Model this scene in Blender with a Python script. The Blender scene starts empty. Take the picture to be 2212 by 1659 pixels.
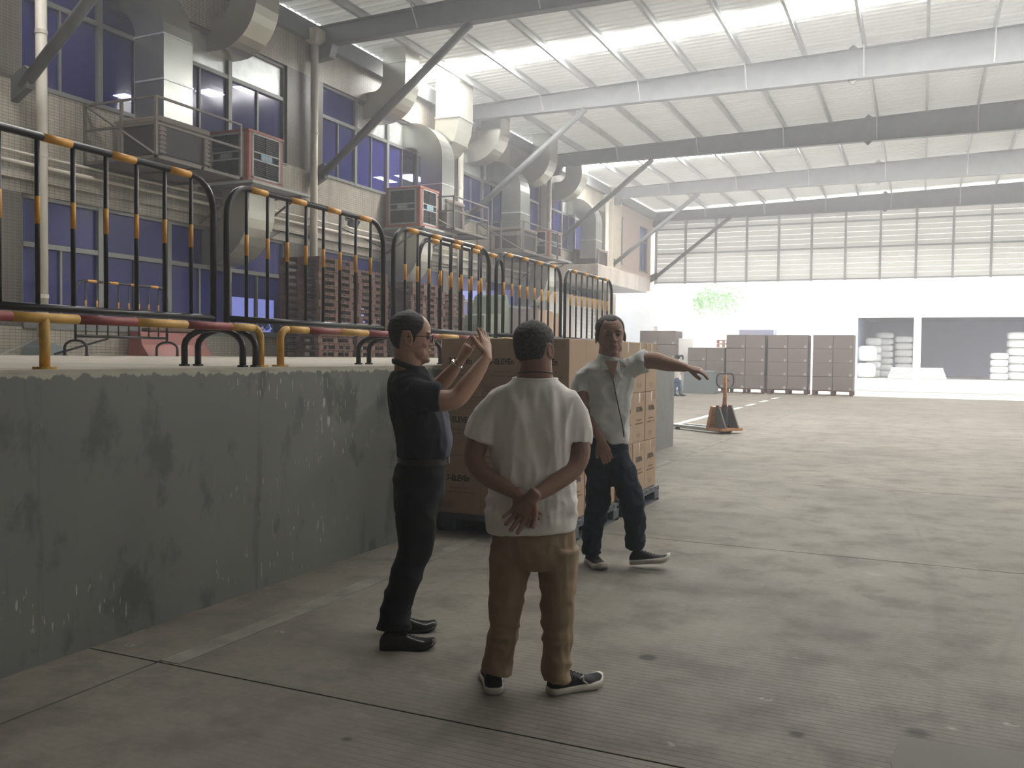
import bpy, math, random
from math import sin, cos, pi, radians
from mathutils import Vector, Matrix, noise
random.seed(7)
C = bpy.context.scene.collection
S = bpy.context.scene

# ---------------------------------------------------------------- camera, sky, sun, exposure
CAM = Vector((0, 0, 1.5))
cd = bpy.data.cameras.new('camera'); cam = bpy.data.objects.new('camera', cd); C.objects.link(cam)
Rv, Uv, Fv = Vector((0.910652, 0.412999, 0.011984)), Vector((-0.024286, 0.024551, 0.999404)), Vector((-0.412459, 0.9104, -0.032388))
m = Matrix((Rv, Uv, -Fv)).transposed().to_4x4(); m.translation = CAM
cam.matrix_world = m
cd.sensor_fit = 'HORIZONTAL'; cd.sensor_width = 36; cd.lens = 1954 / 2212 * 36; cd.clip_end = 500
S.camera = cam
W = bpy.data.worlds.new('world'); S.world = W; W.use_nodes = True
bg = W.node_tree.nodes['Background']; bg.inputs[0].default_value = (0.90, 0.95, 1.0, 1); bg.inputs[1].default_value = 5.0
sl = bpy.data.lights.new('sun', 'SUN'); sun = bpy.data.objects.new('sun', sl); C.objects.link(sun)
sl.energy = 22.0; sl.angle = radians(3); sl.color = (1, 0.95, 0.86)
sun.rotation_euler = Vector((0.22, 0.80, 0.62)).to_track_quat('Z', 'Y').to_euler()
S.view_settings.view_transform = 'Standard'; S.view_settings.look = 'None'; S.view_settings.gamma = 1
S.view_settings.exposure = 0.38; S.view_settings.use_curve_mapping = False
S.cycles.use_denoising = True; S.cycles.max_bounces = 8; S.cycles.diffuse_bounces = 5; S.cycles.use_adaptive_sampling = True; S.cycles.adaptive_threshold = .03; S.cycles.transparent_max_bounces = 12
S.cycles.transmission_bounces = 6; S.cycles.sample_clamp_indirect = 20; S.cycles.caustics_reflective = False; S.cycles.caustics_refractive = False

SKYLIGHT = 42.0   # radiance of the sunlit skylight sheets
HAZE = .0095
# ---------------------------------------------------------------- mesh helpers
class MB:
    def __init__(s): s.v = []; s.f = []; s.m = []; s.mi = 0
    def add(s, vs, fs):
        n = len(s.v); s.v += [tuple(p) for p in vs]; s.f += [tuple(i + n for i in f) for f in fs]; s.m += [s.mi] * len(fs); return s
    def box(s, a, b, M=None):
        x0, y0, z0 = a; x1, y1, z1 = b
        vs = [Vector(p) for p in ((x0,y0,z0),(x1,y0,z0),(x1,y1,z0),(x0,y1,z0),(x0,y0,z1),(x1,y0,z1),(x1,y1,z1),(x0,y1,z1))]
        if M: vs = [M @ p for p in vs]
        return s.add(vs, [(0,3,2,1),(4,5,6,7),(0,1,5,4),(1,2,6,5),(2,3,7,6),(3,0,4,7)])
    def cbox(s, c, d, M=None): return s.box([c[i]-d[i]/2 for i in range(3)], [c[i]+d[i]/2 for i in range(3)], M)
    def bevbox(s, a, b, r=0.01):   # box with chamfered vertical and horizontal edges
        x0,y0,z0 = a; x1,y1,z1 = b; rings = []
        for z, i in ((z0, r), (z0+r, 0), (z1-r, 0), (z1, r)):
            X0,X1,Y0,Y1 = x0+i, x1-i, y0+i, y1-i
            rings.append([(X0+r,Y0,z),(X1-r,Y0,z),(X1,Y0+r,z),(X1,Y1-r,z),(X1-r,Y1,z),(X0+r,Y1,z),(X0,Y1-r,z),(X0,Y0+r,z)])
        return s.rings(rings)
    def rings(s, rings, caps=True, closed=True):
        n = len(rings[0]); vs = [p for r in rings for p in r]; fs = []
        for k in range(len(rings)-1):
            for i in range(n if closed else n-1):
                j = (i+1) % n; fs.append((k*n+i, k*n+j, (k+1)*n+j, (k+1)*n+i))
        if caps: fs.append(tuple(range(n))[::-1]); fs.append(tuple((len(rings)-1)*n+i for i in range(n)))
        return s.add(vs, fs)
    def tube(s, pts, r, n=8, caps=True):
        pts = [Vector(p) for p in pts]; rs = r if isinstance(r, (list, tuple)) else [r]*len(pts)
        ref = None; rings = []
        for i, p in enumerate(pts):
            t = (pts[min(i+1, len(pts)-1)] - pts[max(i-1, 0)]).normalized()
            if ref is None: ref = Vector((0,0,1)) if abs(t.z) < .9 else Vector((1,0,0))
            e1 = (ref - t*ref.dot(t)).normalized(); e2 = t.cross(e1); ref = e1
            rings.append([p + (e1*cos(a) + e2*sin(a))*rs[i] for a in [2*pi*k/n for k in range(n)]])
        return s.rings(rings, caps)
    def cyl(s, a, b, r, n=16): return s.tube([a, b], r, n)
    def prism(s, poly, axis, a, b):   # extrude 2D polygon along axis from a to b
        def P(u, w, t): return {0:(t,u,w), 1:(u,t,w), 2:(u,w,t)}[axis]
        n = len(poly); vs = [P(u,w,a) for u,w in poly] + [P(u,w,b) for u,w in poly]
        return s.add(vs, [(i,(i+1)%n,n+(i+1)%n,n+i) for i in range(n)] + [tuple(range(n))[::-1], tuple(range(n,2*n))])
    def mesh(s, name, mats, smooth=False):
        me = bpy.data.meshes.new(name); me.from_pydata(s.v, [], s.f)
        for mt in (mats if isinstance(mats, (list, tuple)) else [mats]): me.materials.append(mt)
        if s.mi or any(s.m): me.polygons.foreach_set('material_index', s.m)
        if smooth: me.polygons.foreach_set('use_smooth', [True]*len(me.polygons))
        me.update(); 
        import bmesh
        bm = bmesh.new(); bm.from_mesh(me); bmesh.ops.recalc_face_normals(bm, faces=bm.faces); bm.to_mesh(me); bm.free()
        return me
    def obj(s, name, mats, parent=None, smooth=False, label=None, loc=(0,0,0)):
        return link(name, s.mesh(name, mats, smooth), parent, label, loc)

def link(name, me, parent=None, label=None, loc=(0,0,0), rotz=0):
    o = bpy.data.objects.new(name, me); C.objects.link(o); o.parent = parent; o.location = loc; o.rotation_euler = (0,0,rotz)
    if label: o['label'] = label
    return o
def thing(name, label, cat, loc=(0,0,0), rotz=0, group=None):
    o = link(name, None, None, label, loc, rotz); o['category'] = cat
    if group: o['group'] = group
    return o
def tag(o, label, cat, group=None):
    o['label'] = label; o['category'] = cat
    if group: o['group'] = group
    return o
def struct(o, label=None):
    o['kind'] = 'structure'
    if label: o['label'] = label
    return o
def estruct(name, label): return struct(link(name, None), label)
def dup(root, loc, rotz=None, label=None, group=None):
    def cp(o, par):
        c = o.copy(); C.objects.link(c); c.parent = par
        for ch in list(o.children): cp(ch, c)
        return c
    r = cp(root, None); r.location = loc
    if rotz is not None: r.rotation_euler = (0,0,rotz)
    if label: r['label'] = label
    if group: r['group'] = group
    return r

# ---------------------------------------------------------------- material helpers
class N:
    def __init__(s, name):
        s.mat = bpy.data.materials.new(name); s.mat.use_nodes = True; s.t = s.mat.node_tree; s.b = s.t.nodes['Principled BSDF']; s.out = s.t.nodes['Material Output']
    def n(s, typ, **kw):
        o = s.t.nodes.new('ShaderNode' + typ)
        for k, v in kw.items(): setattr(o, k, v)
        return o
    def l(s, a, b): s.t.links.new(a, b)
    def put(s, v, inp):
        if hasattr(v, 'is_linked') or hasattr(v, 'links'): s.l(v, inp)
        elif isinstance(v, tuple): inp.default_value = (*v, 1) if len(v) == 3 and inp.type == 'RGBA' else v
        else: inp.default_value = v
    def obj(s): return s.n('TexCoord').outputs['Object']
    def mapp(s, v, scale=(1,1,1), loc=(0,0,0)):
        o = s.n('Mapping'); s.l(v, o.inputs[0]); o.inputs['Scale'].default_value = scale; o.inputs['Location'].default_value = loc; return o.outputs[0]
    def noise(s, v, scale, detail=4, rough=.55):
        o = s.n('TexNoise'); s.l(v, o.inputs['Vector']); o.inputs['Scale'].default_value = scale; o.inputs['Detail'].default_value = detail; o.inputs['Roughness'].default_value = rough; return o.outputs[0]
    def ramp(s, f, stops):
        o = s.n('ValToRGB'); s.l(f, o.inputs[0]); e = o.color_ramp.elements
        while len(e) < len(stops): e.new(.5)
        for i, (p, c) in enumerate(stops): e[i].position = p; e[i].color = (*c, 1) if isinstance(c, tuple) else (c, c, c, 1)
        return o.outputs[0]
    def mix(s, f, a, b, mode='MIX'):
        o = s.n('Mix', data_type='RGBA', blend_type=mode); s.put(f, o.inputs[0]); s.put(a, o.inputs[6]); s.put(b, o.inputs[7]); return o.outputs[2]
    def math(s, op, a, b=0.0, c=0.0):
        o = s.n('Math', operation=op); s.put(a, o.inputs[0]); s.put(b, o.inputs[1])
        if op in ('COMPARE','SMOOTH_MIN','MULTIPLY_ADD'): s.put(c, o.inputs[2])
        return o.outputs[0]
    def xyz(s, v): o = s.n('SeparateXYZ'); s.l(v, o.inputs[0]); return o.outputs
    def cxyz(s, x, y, z): o = s.n('CombineXYZ'); s.put(x, o.inputs[0]); s.put(y, o.inputs[1]); s.put(z, o.inputs[2]); return o.outputs[0]
    def bump(s, h, strength=.3, dist=.01):
        o = s.n('Bump'); s.l(h, o.inputs['Height']); o.inputs['Strength'].default_value = strength; o.inputs['Distance'].default_value = dist; s.l(o.outputs[0], s.b.inputs['Normal'])
    def fin(s, col, rough=.6, metal=0., spec=.5):
        s.put(col, s.b.inputs['Base Color']); s.put(rough, s.b.inputs['Roughness']); s.b.inputs['Metallic'].default_value = metal; s.b.inputs['Specular IOR Level'].default_value = spec
        return s.mat
def mat(name, col, rough=.6, metal=0., var=.18, scale=5, bump=.15, bscale=60, spec=.4, bd=.004):
    k = N(name); v = k.obj(); nz = k.noise(v, scale)
    c = k.mix(k.ramp(nz, [(.3, 0.), (.7, 1.)]), tuple(x*(1-var) for x in col), tuple(min(1, x*(1+var)) for x in col))
    if bump: k.bump(k.noise(v, bscale, 3), bump, bd)
    return k.fin(c, rough, metal, spec)

M_ = {}
def tile_mat(name, c1, c2, grout):
    k = N(name); v = k.obj(); x, y, z = k.xyz(v)
    u = k.cxyz(k.math('ADD', x, y), z, 0.)
    br = k.n('TexBrick'); br.offset = 0.0; k.l(u, br.inputs['Vector']); br.inputs['Scale'].default_value = 1
    br.inputs['Brick Width'].default_value = .10; br.inputs['Row Height'].default_value = .05; br.inputs['Mortar Size'].default_value = .0035; br.inputs['Mortar Smooth'].default_value = .3
    k.put(c1, br.inputs[1]); k.put(c2, br.inputs[2]); k.put(grout, br.inputs[3])
    st = k.ramp(k.noise(k.mapp(v, (1, 1.6, .25)), 1.2, 5, .6), [(.35, .62), (.62, 1.)])
    col = k.mix(1., br.outputs[0], st, 'MULTIPLY')
    k.bump(k.math('SUBTRACT', 1., br.outputs[1]), .5, .004)
    return k.fin(col, .38, 0, .5)
M_['tile'] = tile_mat('cream_tile', (.46, .42, .345), (.40, .365, .30), (.10, .09, .075))
M_['tileb'] = tile_mat('brown_tile', (.105, .085, .07), (.085, .07, .06), (.20, .18, .15))
M_['pink'] = mat('pink_paint', (.56, .45, .40), .8, var=.06)
M_['fascia'] = tile_mat('pale_tile', (.62, .55, .48), (.55, .49, .43), (.30, .26, .22))
M_['plaster'] = mat('cream_plaster', (.62, .56, .46), .8, var=.06)
M_['steel'] = mat('grey_painted_steel', (.155, .165, .163), .5, 0, .12, 3, .1)
M_['purlin'] = mat('galvanised_purlin', (.50, .52, .52), .5, .05, .1, 3, .05)
M_['brace'] = mat('grey_brace_paint', (.125, .133, .133), .5, 0, .12, 6)
M_['duct'] = mat('galvanised_duct', (.36, .37, .345), .27, .8, .10, 2.2, .08, 8)
M_['ductc'] = mat('cream_duct', (.52, .52, .45), .27, .6, .07, 2.2, .08, 8)
M_['ductb'] = mat('bright_galvanised_duct', (.60, .63, .63), .38, .6, .16, 4, .08, 8)
M_['alu'] = mat('aluminium_frame', (.21, .215, .205), .42, .2, .1)
M_['pipe'] = mat('cream_pipe', (.62, .58, .50), .45, 0, .14, 2)
M_['black'] = mat('black_paint', (.016, .017, .018), .32, 0, .2, 8, .1)
M_['amber'] = mat('amber_paint', (.62, .30, .035), .42, 0, .14, 12, .12)
M_['yellow'] = mat('worn_yellow_paint', (.50, .29, .06), .5, 0, .22, 14, .2)
M_['red'] = mat('worn_red_paint', (.22, .045, .04), .5, 0, .22, 14, .2)
M_['wood'] = mat('red_brown_wood', (.085, .033, .020), .75, 0, .35, 7, .3, 30)
M_['woodl'] = mat('pale_wood', (.13, .075, .045), .75, 0, .3, 9, .3, 30)
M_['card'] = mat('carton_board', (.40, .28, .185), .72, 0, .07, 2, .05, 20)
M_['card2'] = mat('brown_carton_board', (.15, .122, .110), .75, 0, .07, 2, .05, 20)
M_['ink'] = mat('dark_print', (.035, .028, .025), .7, 0, 0, 1, 0)
M_['ink2'] = mat('faint_print', (.17, .11, .075), .7, 0, 0, 1, 0)
M_['tape'] = mat('clear_tape', (.62, .55, .44), .15, 0, .1, 10, .1, 30, .8)
M_['plpal'] = mat('grey_plastic', (.075, .088, .105), .5, 0, .12, 8)
M_['bplas'] = mat('brown_plastic', (.155, .125, .105), .55, 0, .15, 6)
M_['grille'] = mat('dark_grille', (.028, .026, .024), .6, 0, .3, 20)
M_['orange'] = mat('faded_red_frame', (.30, .10, .065), .5, 0, .12, 6)
M_['gframe'] = mat('pale_grey_plastic', (.36, .38, .37), .5, 0, .1, 6)
M_['gframe2'] = mat('pale_post_paint', (.40, .41, .42), .5, 0, .03)
M_['blue'] = mat('blue_plate', (.15, .38, .55), .5, 0, .05)
M_['angle'] = mat('rusty_angle_iron', (.13, .115, .10), .55, .2, .2, 8)
M_['conc'] = mat('dock_top_concrete', (.40, .37, .31), .85, 0, .16, 2.5, .3, 30)
M_['barred'] = mat('faded_red_plastic', (.30, .105, .09), .5, 0, .1, 6)
M_['bluep'] = mat('dark_blue_plastic', (.03, .05, .12), .5, 0, .1)
M_['greenp'] = mat('olive_green_plastic', (.10, .13, .085), .5, 0, .15)
M_['white'] = mat('white_panel', (.78, .78, .75), .6, 0, .05)
M_['sack'] = mat('white_sack', (.78, .78, .76), .7, 0, .08, 6, .5, 12, .3, .02)
M_['rubber'] = mat('black_rubber', (.03, .032, .034), .6)
M_['jack'] = mat('worn_orange_paint', (.42, .19, .07), .55, 0, .3, 14, .2)
M_['jsteel'] = mat('bare_steel', (.42, .43, .44), .3, .8, .15, 12)
M_['dark'] = mat('dark_interior', (.06, .06, .075), .9, 0, .05, 1, 0)
M_['darkw'] = mat('blue_grey_interior', (.23, .24, .36), .9, 0, .05, 1, 0)
M_['roomw'] = mat('dim_blue_room', (.06, .065, .12), .9, 0, .1, 1, 0)
M_['greydk'] = mat('slate_grey_panel', (.16, .185, .19), .6, 0, .08)
M_['leafp'] = mat('sunlit_leaves', (.42, .60, .38), .6, 0, .2, 3, 0)
M_['leaf'] = mat('green_leaves', (.10, .20, .07), .6, 0, .4, 3, 0)
M_['wire'] = mat('black_cable', (.02, .02, .02), .6, 0, 0, 1, 0)

def glass():
    k = N('blue_window_film'); tr = k.n('BsdfTransparent'); tr.inputs[0].default_value = (.50, .52, .80, 1)
    v = k.obj(); c = k.mix(k.ramp(k.noise(k.mapp(v, (1, .5, .7)), .8, 3), [(.35, 0.), (.7, 1.)]), (.028, .028, .17), (.060, .060, .27))
    k.fin(c, .12, 0, .6)
    mx = k.n('MixShader'); mx.inputs[0].default_value = .62; k.l(tr.outputs[0], mx.inputs[1]); k.l(k.b.outputs[0], mx.inputs[2]); k.l(mx.outputs[0], k.out.inputs[0])
    return k.mat
M_['glass'] = glass()
def clearglass():
    k = N('clear_glass'); tr = k.n('BsdfTransparent'); tr.inputs[0].default_value = (.85, .88, .95, 1)
    k.fin((.3, .3, .32), .08, 0, .6)
    mx = k.n('MixShader'); mx.inputs[0].default_value = .22; k.l(tr.outputs[0], mx.inputs[1]); k.l(k.b.outputs[0], mx.inputs[2]); k.l(mx.outputs[0], k.out.inputs[0])
    return k.mat
M_['glassc'] = clearglass()
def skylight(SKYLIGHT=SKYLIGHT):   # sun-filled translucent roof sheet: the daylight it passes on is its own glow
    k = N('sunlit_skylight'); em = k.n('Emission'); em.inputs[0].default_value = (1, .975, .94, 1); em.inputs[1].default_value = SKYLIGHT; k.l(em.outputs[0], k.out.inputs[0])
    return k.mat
M_['sky'] = skylight(); M_['sky_fill'] = skylight(13.)
def sheet(name, c, tl_f):
    k = N(name); k.fin(c, .45, 0, .4)
    tl = k.n('BsdfTranslucent'); tl.inputs[0].default_value = (*c, 1); mx = k.n('MixShader'); mx.inputs[0].default_value = tl_f
    k.l(k.b.outputs[0], mx.inputs[1]); k.l(tl.outputs[0], mx.inputs[2]); k.l(mx.outputs[0], k.out.inputs[0]); return k.mat
M_['roof'] = sheet('white_roof_sheet', (.74, .75, .73), .12); M_['roof_shaded'] = sheet('shaded_roof_sheet', (.50, .51, .49), .03)  # second sheet is a darker copy: shade painted in for the nearer bays
M_['clad'] = sheet('white_cladding_sheet', (.82, .82, .81), .17)
def lampmat():
    k = N('fluorescent_tube_glow'); k.fin((1,1,1)); k.b.inputs['Emission Color'].default_value = (1, .98, .95, 1); k.b.inputs['Emission Strength'].default_value = 26; return k.mat
M_['lamp'] = lampmat()

def floor_mat():
    k = N('worn_concrete_floor'); v = k.n('NewGeometry').outputs['Position']; x, y, z = k.xyz(v)
    big = k.noise(v, .55, 5, .6); mid = k.noise(v, 2.6, 6, .65); fine = k.noise(v, 22, 4, .6)
    c = k.mix(k.ramp(big, [(.3, 0.), (.7, 1.)]), (.140, .126, .102), (.240, .217, .180))
    c = k.mix(k.ramp(mid, [(.48, 0.), (.66, .75)]), c, (.105, .095, .078))
    c = k.mix(k.ramp(mid, [(.20, .45), (.38, 0.)]), c, (.36, .34, .29))
    c = k.mix(k.ramp(fine, [(.35, .22), (.6, 0.)]), c, (.10, .09, .075))
    # brushed grooves running across the hall, strongest on the near slabs
    w = k.n('TexWave', wave_type='BANDS', bands_direction='Y'); k.l(v, w.inputs[0]); w.inputs['Scale'].default_value = 7.5; w.inputs['Distortion'].default_value = .6; w.inputs['Detail'].default_value = 2; w.inputs['Detail Scale'].default_value = .4
    groove = k.ramp(w.outputs[1], [(.0, 1.), (.22, 0.)])
    near = k.math('MULTIPLY', k.ramp(y, [(0., 1.), (1., 1.)]), k.ramp(k.noise(v, .9, 3), [(.30, 0.), (.5, 1.)]))
    mr = k.n('MapRange'); k.l(y, mr.inputs[0]); mr.inputs[1].default_value = 4.5; mr.inputs[2].default_value = 7.5; mr.inputs[3].default_value = 1; mr.inputs[4].default_value = .15
    mx_ = k.n('MapRange'); k.l(x, mx_.inputs[0]); mx_.inputs[1].default_value = -2.6; mx_.inputs[2].default_value = -1.0; mx_.inputs[3].default_value = .12; mx_.inputs[4].default_value = 1
    g = k.math('MULTIPLY', k.math('MULTIPLY', groove, near), k.math('MULTIPLY', mr.outputs[0], mx_.outputs[0]))
    c = k.mix(k.math('MULTIPLY', g, .5), c, (.075, .068, .055))
    # tyre marks: long dark arcs worn into the slab
    def arc(cx, cy, r, w_, s):
        d = k.n('VectorMath', operation='DISTANCE'); k.l(k.cxyz(x, y, 0.), d.inputs[0]); d.inputs[1].default_value = (cx, cy, 0)
        q = k.math('ABSOLUTE', k.math('SUBTRACT', d.outputs['Value'], r)); o = k.n('MapRange'); k.l(q, o.inputs[0])
        o.inputs[1].default_value = 0; o.inputs[2].default_value = w_; o.inputs[3].default_value = s; o.inputs[4].default_value = 0; return o.outputs[0]
    for a in ((-21.3, 3.0, 19.6, .05, .5), (-39.9, 5.5, 40.02, .035, .45), (12.6, 3.2, 12.35, .03, .4), (-16, -2, 18.4, .06, .35), (3.0, -9.5, 15.5, .05, .3)):
        c = k.mix(k.math('MULTIPLY', arc(*a), k.ramp(k.noise(v, 1.1, 2), [(.4, .2), (.6, 1.)])), c, (.11, .10, .085))
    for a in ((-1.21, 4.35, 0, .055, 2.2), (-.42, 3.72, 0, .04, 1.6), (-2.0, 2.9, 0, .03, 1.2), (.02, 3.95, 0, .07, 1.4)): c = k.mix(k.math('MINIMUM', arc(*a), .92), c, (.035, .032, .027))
    # chipped pits
    vo = k.n('TexVoronoi'); k.l(k.mapp(v, (1, 1.6, 1)), vo.inputs[0]); vo.inputs['Scale'].default_value = 2.3
    c = k.mix(k.ramp(vo.outputs[0], [(.035, .8), (.055, 0.)]), c, (.08, .075, .06))
    c = k.mix(k.math('MULTIPLY', k.ramp(vo.outputs[0], [(.055, .5), (.085, 0.)]), k.ramp(fine, [(.45, 0.), (.55, 1.)])), c, (.42, .39, .33))
    h = k.math('SUBTRACT', k.math('MULTIPLY', fine, .35), k.math('MULTIPLY', g, .6))
    k.bump(h, .35, .006)
    return k.fin(c, k.ramp(mid, [(.3, .62), (.7, .8)]), 0, .35)
M_['floor'] = floor_mat()
M_['patch'] = mat('smooth_cement_patch', (.145, .138, .115), .75, 0, .08, 1.5, .1)
M_['curb'] = mat('worn_cement_strip', (.195, .183, .153), .85, 0, .4, 4, .3)
M_['joint'] = mat('dark_joint_filler', (.045, .04, .034), .95, 0, .1)
M_['line'] = mat('white_floor_paint', (.62, .62, .60), .7, 0, .15, 4, .1)
M_['asph'] = mat('pale_yard_concrete', (.55, .53, .49), .9, 0, .08, .5, .1)

def dock_mat():
    k = N('grey_green_dock_paint'); v = k.n('NewGeometry').outputs['Position']
    c = k.mix(k.ramp(k.noise(v, .8, 4), [(.3, 0.), (.7, 1.)]), (.140, .143, .134), (.172, .175, .163))
    dk = k.ramp(k.noise(k.mapp(v, (1, 1.5, .9)), 2.6, 5, .6), [(.55, 0.), (.64, .85)])
    c = k.mix(dk, c, (.085, .09, .08))
    st = k.ramp(k.noise(k.mapp(v, (1, 5, .35)), 1.5, 3, .6), [(.62, 0.), (.70, .45)])
    c = k.mix(st, c, (.062, .066, .062))
    ch = k.math('MULTIPLY', k.ramp(k.noise(k.mapp(v, (1, 9, 1.5)), 5.5, 3, .5), [(.655, 0.), (.67, .8)]), k.ramp(k.noise(k.mapp(v, (1, .7, 2.2)), 1.0, 2), [(.53, 0.), (.60, 1.)]))
    c = k.mix(ch, c, (.45, .44, .38))
    x, y, z = k.xyz(v); mr = k.n('MapRange'); k.l(k.math('ADD', z, k.math('MULTIPLY', k.noise(k.mapp(v, (1, 4, 1)), 4, 5), -.09)), mr.inputs[0])
    mr.inputs[1].default_value = 1.318; mr.inputs[2].default_value = 1.326; mr.inputs[3].default_value = 0; mr.inputs[4].default_value = 1
    c = k.mix(mr.outputs[0], c, (.40, .38, .30))
    k.bump(k.noise(v, 18, 4), .12, .01)
    return k.fin(c, .5, 0, .4)
M_['dock'] = dock_mat()
# ================================================================ SETTING
XF = -12.8      # facade plane
YP = [2.8, 9.95, 17.1, 24.2, 31.2, 38.2]   # column lines
# ---- ground: separate slabs with recessed joints
fl = estruct('floor', 'worn grey concrete floor of the loading bay cast in slabs')
MB().box((-13, -9, -.3), (14.5, 46, -.03)).obj('joint_bed', M_['joint'], fl)
ys = [-8.8, -4.78, -.78, 3.23, 7.25, 11.2, 15.2, 19.2, 23.2, 27.2, 31.2, 35.2, 39.2, 43.2, 46.0]
xs = [-13, -3.32, 4.6, 9.6, 14.5]
for i in range(len(xs)-1):
    for j in range(len(ys)-1):
        g = .006
        MB().box((xs[i]+(g if i else 0), ys[j]+g, -.04), (xs[i+1]-g, ys[j+1]-g, 0)).obj('slab', M_['floor'], fl)
for j in range(3, len(ys)-1):
    MB().box((-3.32, ys[j]+.02, 0), (-3.20, ys[j+1]-.02, .0025)).obj('joint_strip', M_['curb'], fl)
pm = MB(); pts = [(-.06,3.3),(-.055,3.5),(-.07,3.6),(-.058,3.75),(-.05,3.88),(.2,3.885),(.34,3.9),(1.4,3.9),(1.4,2.2),(-.02,2.2),(-.05,2.9)]
pm.prism(pts, 2, .0, .004); pm.obj('cement_patch', M_['patch'], fl)
for (y0, y1) in ((19.3, 25.5), (26.3, 27.6), (28.6, 29.9), (31.2, 32.5), (34, 35.3)):
    MB().box((-5.02, y0, 0), (-4.86, y1, .003)).obj('painted_line', M_['line'], fl)
b = MB(); rnd = random.Random(8)
for i in range(1600):
    p = Vector((-26+rnd.uniform(-.5,.5), rnd.uniform(25, 36), rnd.uniform(0, 1)**.7*2.9)); a = Vector((rnd.uniform(-1,1), rnd.uniform(-1,1), rnd.uniform(-1,1))).normalized()*.16; c = a.cross(Vector((.2,rnd.uniform(-1,1),1))).normalized()*.08
    b.add([p-a, p-c, p+a, p+c], [(0,1,2,3)])
hd = tag(b.obj('hedge', M_['leaf']), 'green hedge glimpsed through the ground floor windows', 'hedge'); hd['kind'] = 'stuff'
struct(MB().box((-70, -30, -.3), (-24.3, 90, -.012)).obj('ground', M_['asph']), 'paved yard behind the tiled building')
yard = struct(MB().box((-40, 46.0, -.3), (70, 90, -.012)).obj('ground', M_['asph']), 'bright sunlit concrete yard beyond the open end')
struct(MB().box((14.5, -30, -.3), (70, 46, -.012)).obj('ground', M_['asph']), 'pale concrete yard along the open side')
struct(MB().box((-40, -30, -.3), (14.5, -9, -.012)).obj('ground', M_['asph']), 'pale concrete yard behind the loading bay')

# ---- raised dock
dock = estruct('dock_platform', 'raised grey loading dock with chipped painted wall')
MB().box((-12.9, -9, 0), (-3.78, 14.93, 1.386)).obj('dock_wall', M_['dock'], dock)
rn = random.Random(3); ed = [(-12.9, -9)] + [(-3.779+.010*noise.noise(Vector((i*.31, 0, 0)))-max(0, .03*noise.noise(Vector((i*.13, 5, 0)))-.008), -9+i*.05) for i in range(479)] + [(-3.777, 14.94), (-12.9, 14.94)]
MB().prism(ed, 2, 1.386, 1.402).obj('dock_top', M_['conc'], dock)
MB().box((-12.9, 14.93, 0), (-9.2, 31, 1.37)).obj('dock_wall', M_['dock'], dock)
MB().box((-12.9, 14.941, 1.37), (-9.19, 31.01, 1.402)).obj('dock_top', M_['conc'], dock)

# ---- facade wall with bands and openings
wl = estruct('wall_left', 'tiled two storey facade behind the dock')
def wbox(a, b, mt='tile', name='tile_band'): return MB().box(a, b).obj(name, M_[mt], wl)
T = .35
wbox((XF-T, -9, 1.40), (XF, 31.4, 1.85))
wbox((XF-T, -9, 3.93), (XF, 37.4, 5.62))
wbox((XF-T, -9, 7.75), (XF, 39.2, 8.95))
piers = [(-9, 9.72), (16.15, 17.45), (23.3, 24.4), (30.6, 31.4)]
for a, b in piers: wbox((XF-T, a, 1.85), (XF, b, 3.93), 'tileb', 'brown_pier')
for a, b in piers + [(37.3, 38.2)]: wbox((XF-T, a, 5.62), (XF, b, 7.75), 'tileb', 'brown_pier')
wbox((XF-T, 31.4, 1.40), (XF, 33.2, 3.93), 'fascia', 'tile_band')
wbox((XF-T, 38.2, 5.0), (XF+.28, 39.4, 8.95), 'plaster', 'corner_pillar')
# plain pink end wall with two openings
wbox((XF-T, 39.4, 4.9), (XF-.02, 46, 5.75), 'pink', 'plain_wall')
wbox((XF-T, 39.4, 7.95), (XF-.02, 46, 9.0), 'pink', 'plain_wall')
for a, b in ((39.4, 39.75), (40.6, 43.35), (44.75, 46)): wbox((XF-T, a, 5.75), (XF-.02, b, 7.95), 'pink', 'plain_wall')
# projecting balcony slab near the far end
bl = estruct('balcony', 'pale tiled balcony slab projecting from the facade')
MB().box((XF, 32.0, 4.28), (-11.05, 38.6, 4.9)).obj('fascia', M_['fascia'], bl)
MB().box((XF, 32.05, 4.90), (-11.1, 38.55, 4.93)).obj('coping', M_['plaster'], bl)
# ground-floor return wall under the balcony: tiles, shutter and doorway
wbox((XF-T, 33.2, 0), (XF, 34.2, 4.3), 'fascia', 'tile_band')
wbox((XF-T, 36.9, 0), (XF, 39.6, 4.3), 'plaster', 'plain_wall')
wbox((XF-T, 34.2, 3.55), (XF, 36.9, 4.3), 'plaster', 'plain_wall')
d1 = estruct('door_1', 'white roller shutter under the balcony')
for i in range(24): MB().box((XF-.12, 34.2, i*.148), (XF-.06+.02*(i%2), 36.9, i*.148+.135)).obj('shutter_slat', M_['white'], d1)
d2 = estruct('door_2', 'white roller shutter beside the far cartons')
for i in range(26): MB().box((XF-.12, 31.45, 1.9+i*.078), (XF+.012, 33.15, 1.9+i*.078+.07)).obj('shutter_slat', M_['white'], d2)
# eave beam and cornice
struct(MB().box((XF-.05, -9, 8.5), (XF+.16, 46, 8.9)).obj('trim_1', M_['steel']), 'dark steel eave beam along the top of the facade')
tr = estruct('trim_2', 'stone string course above the lower windows')
tr2 = MB().box((XF, -9, 4.12), (XF+.10, 31.5, 4.20)).obj('string_course', M_['tile'], tr); MB().box((XF, -9, 4.20), (XF+.05, 31.5, 4.26)).obj('string_course', M_['tile'], tr)

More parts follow.
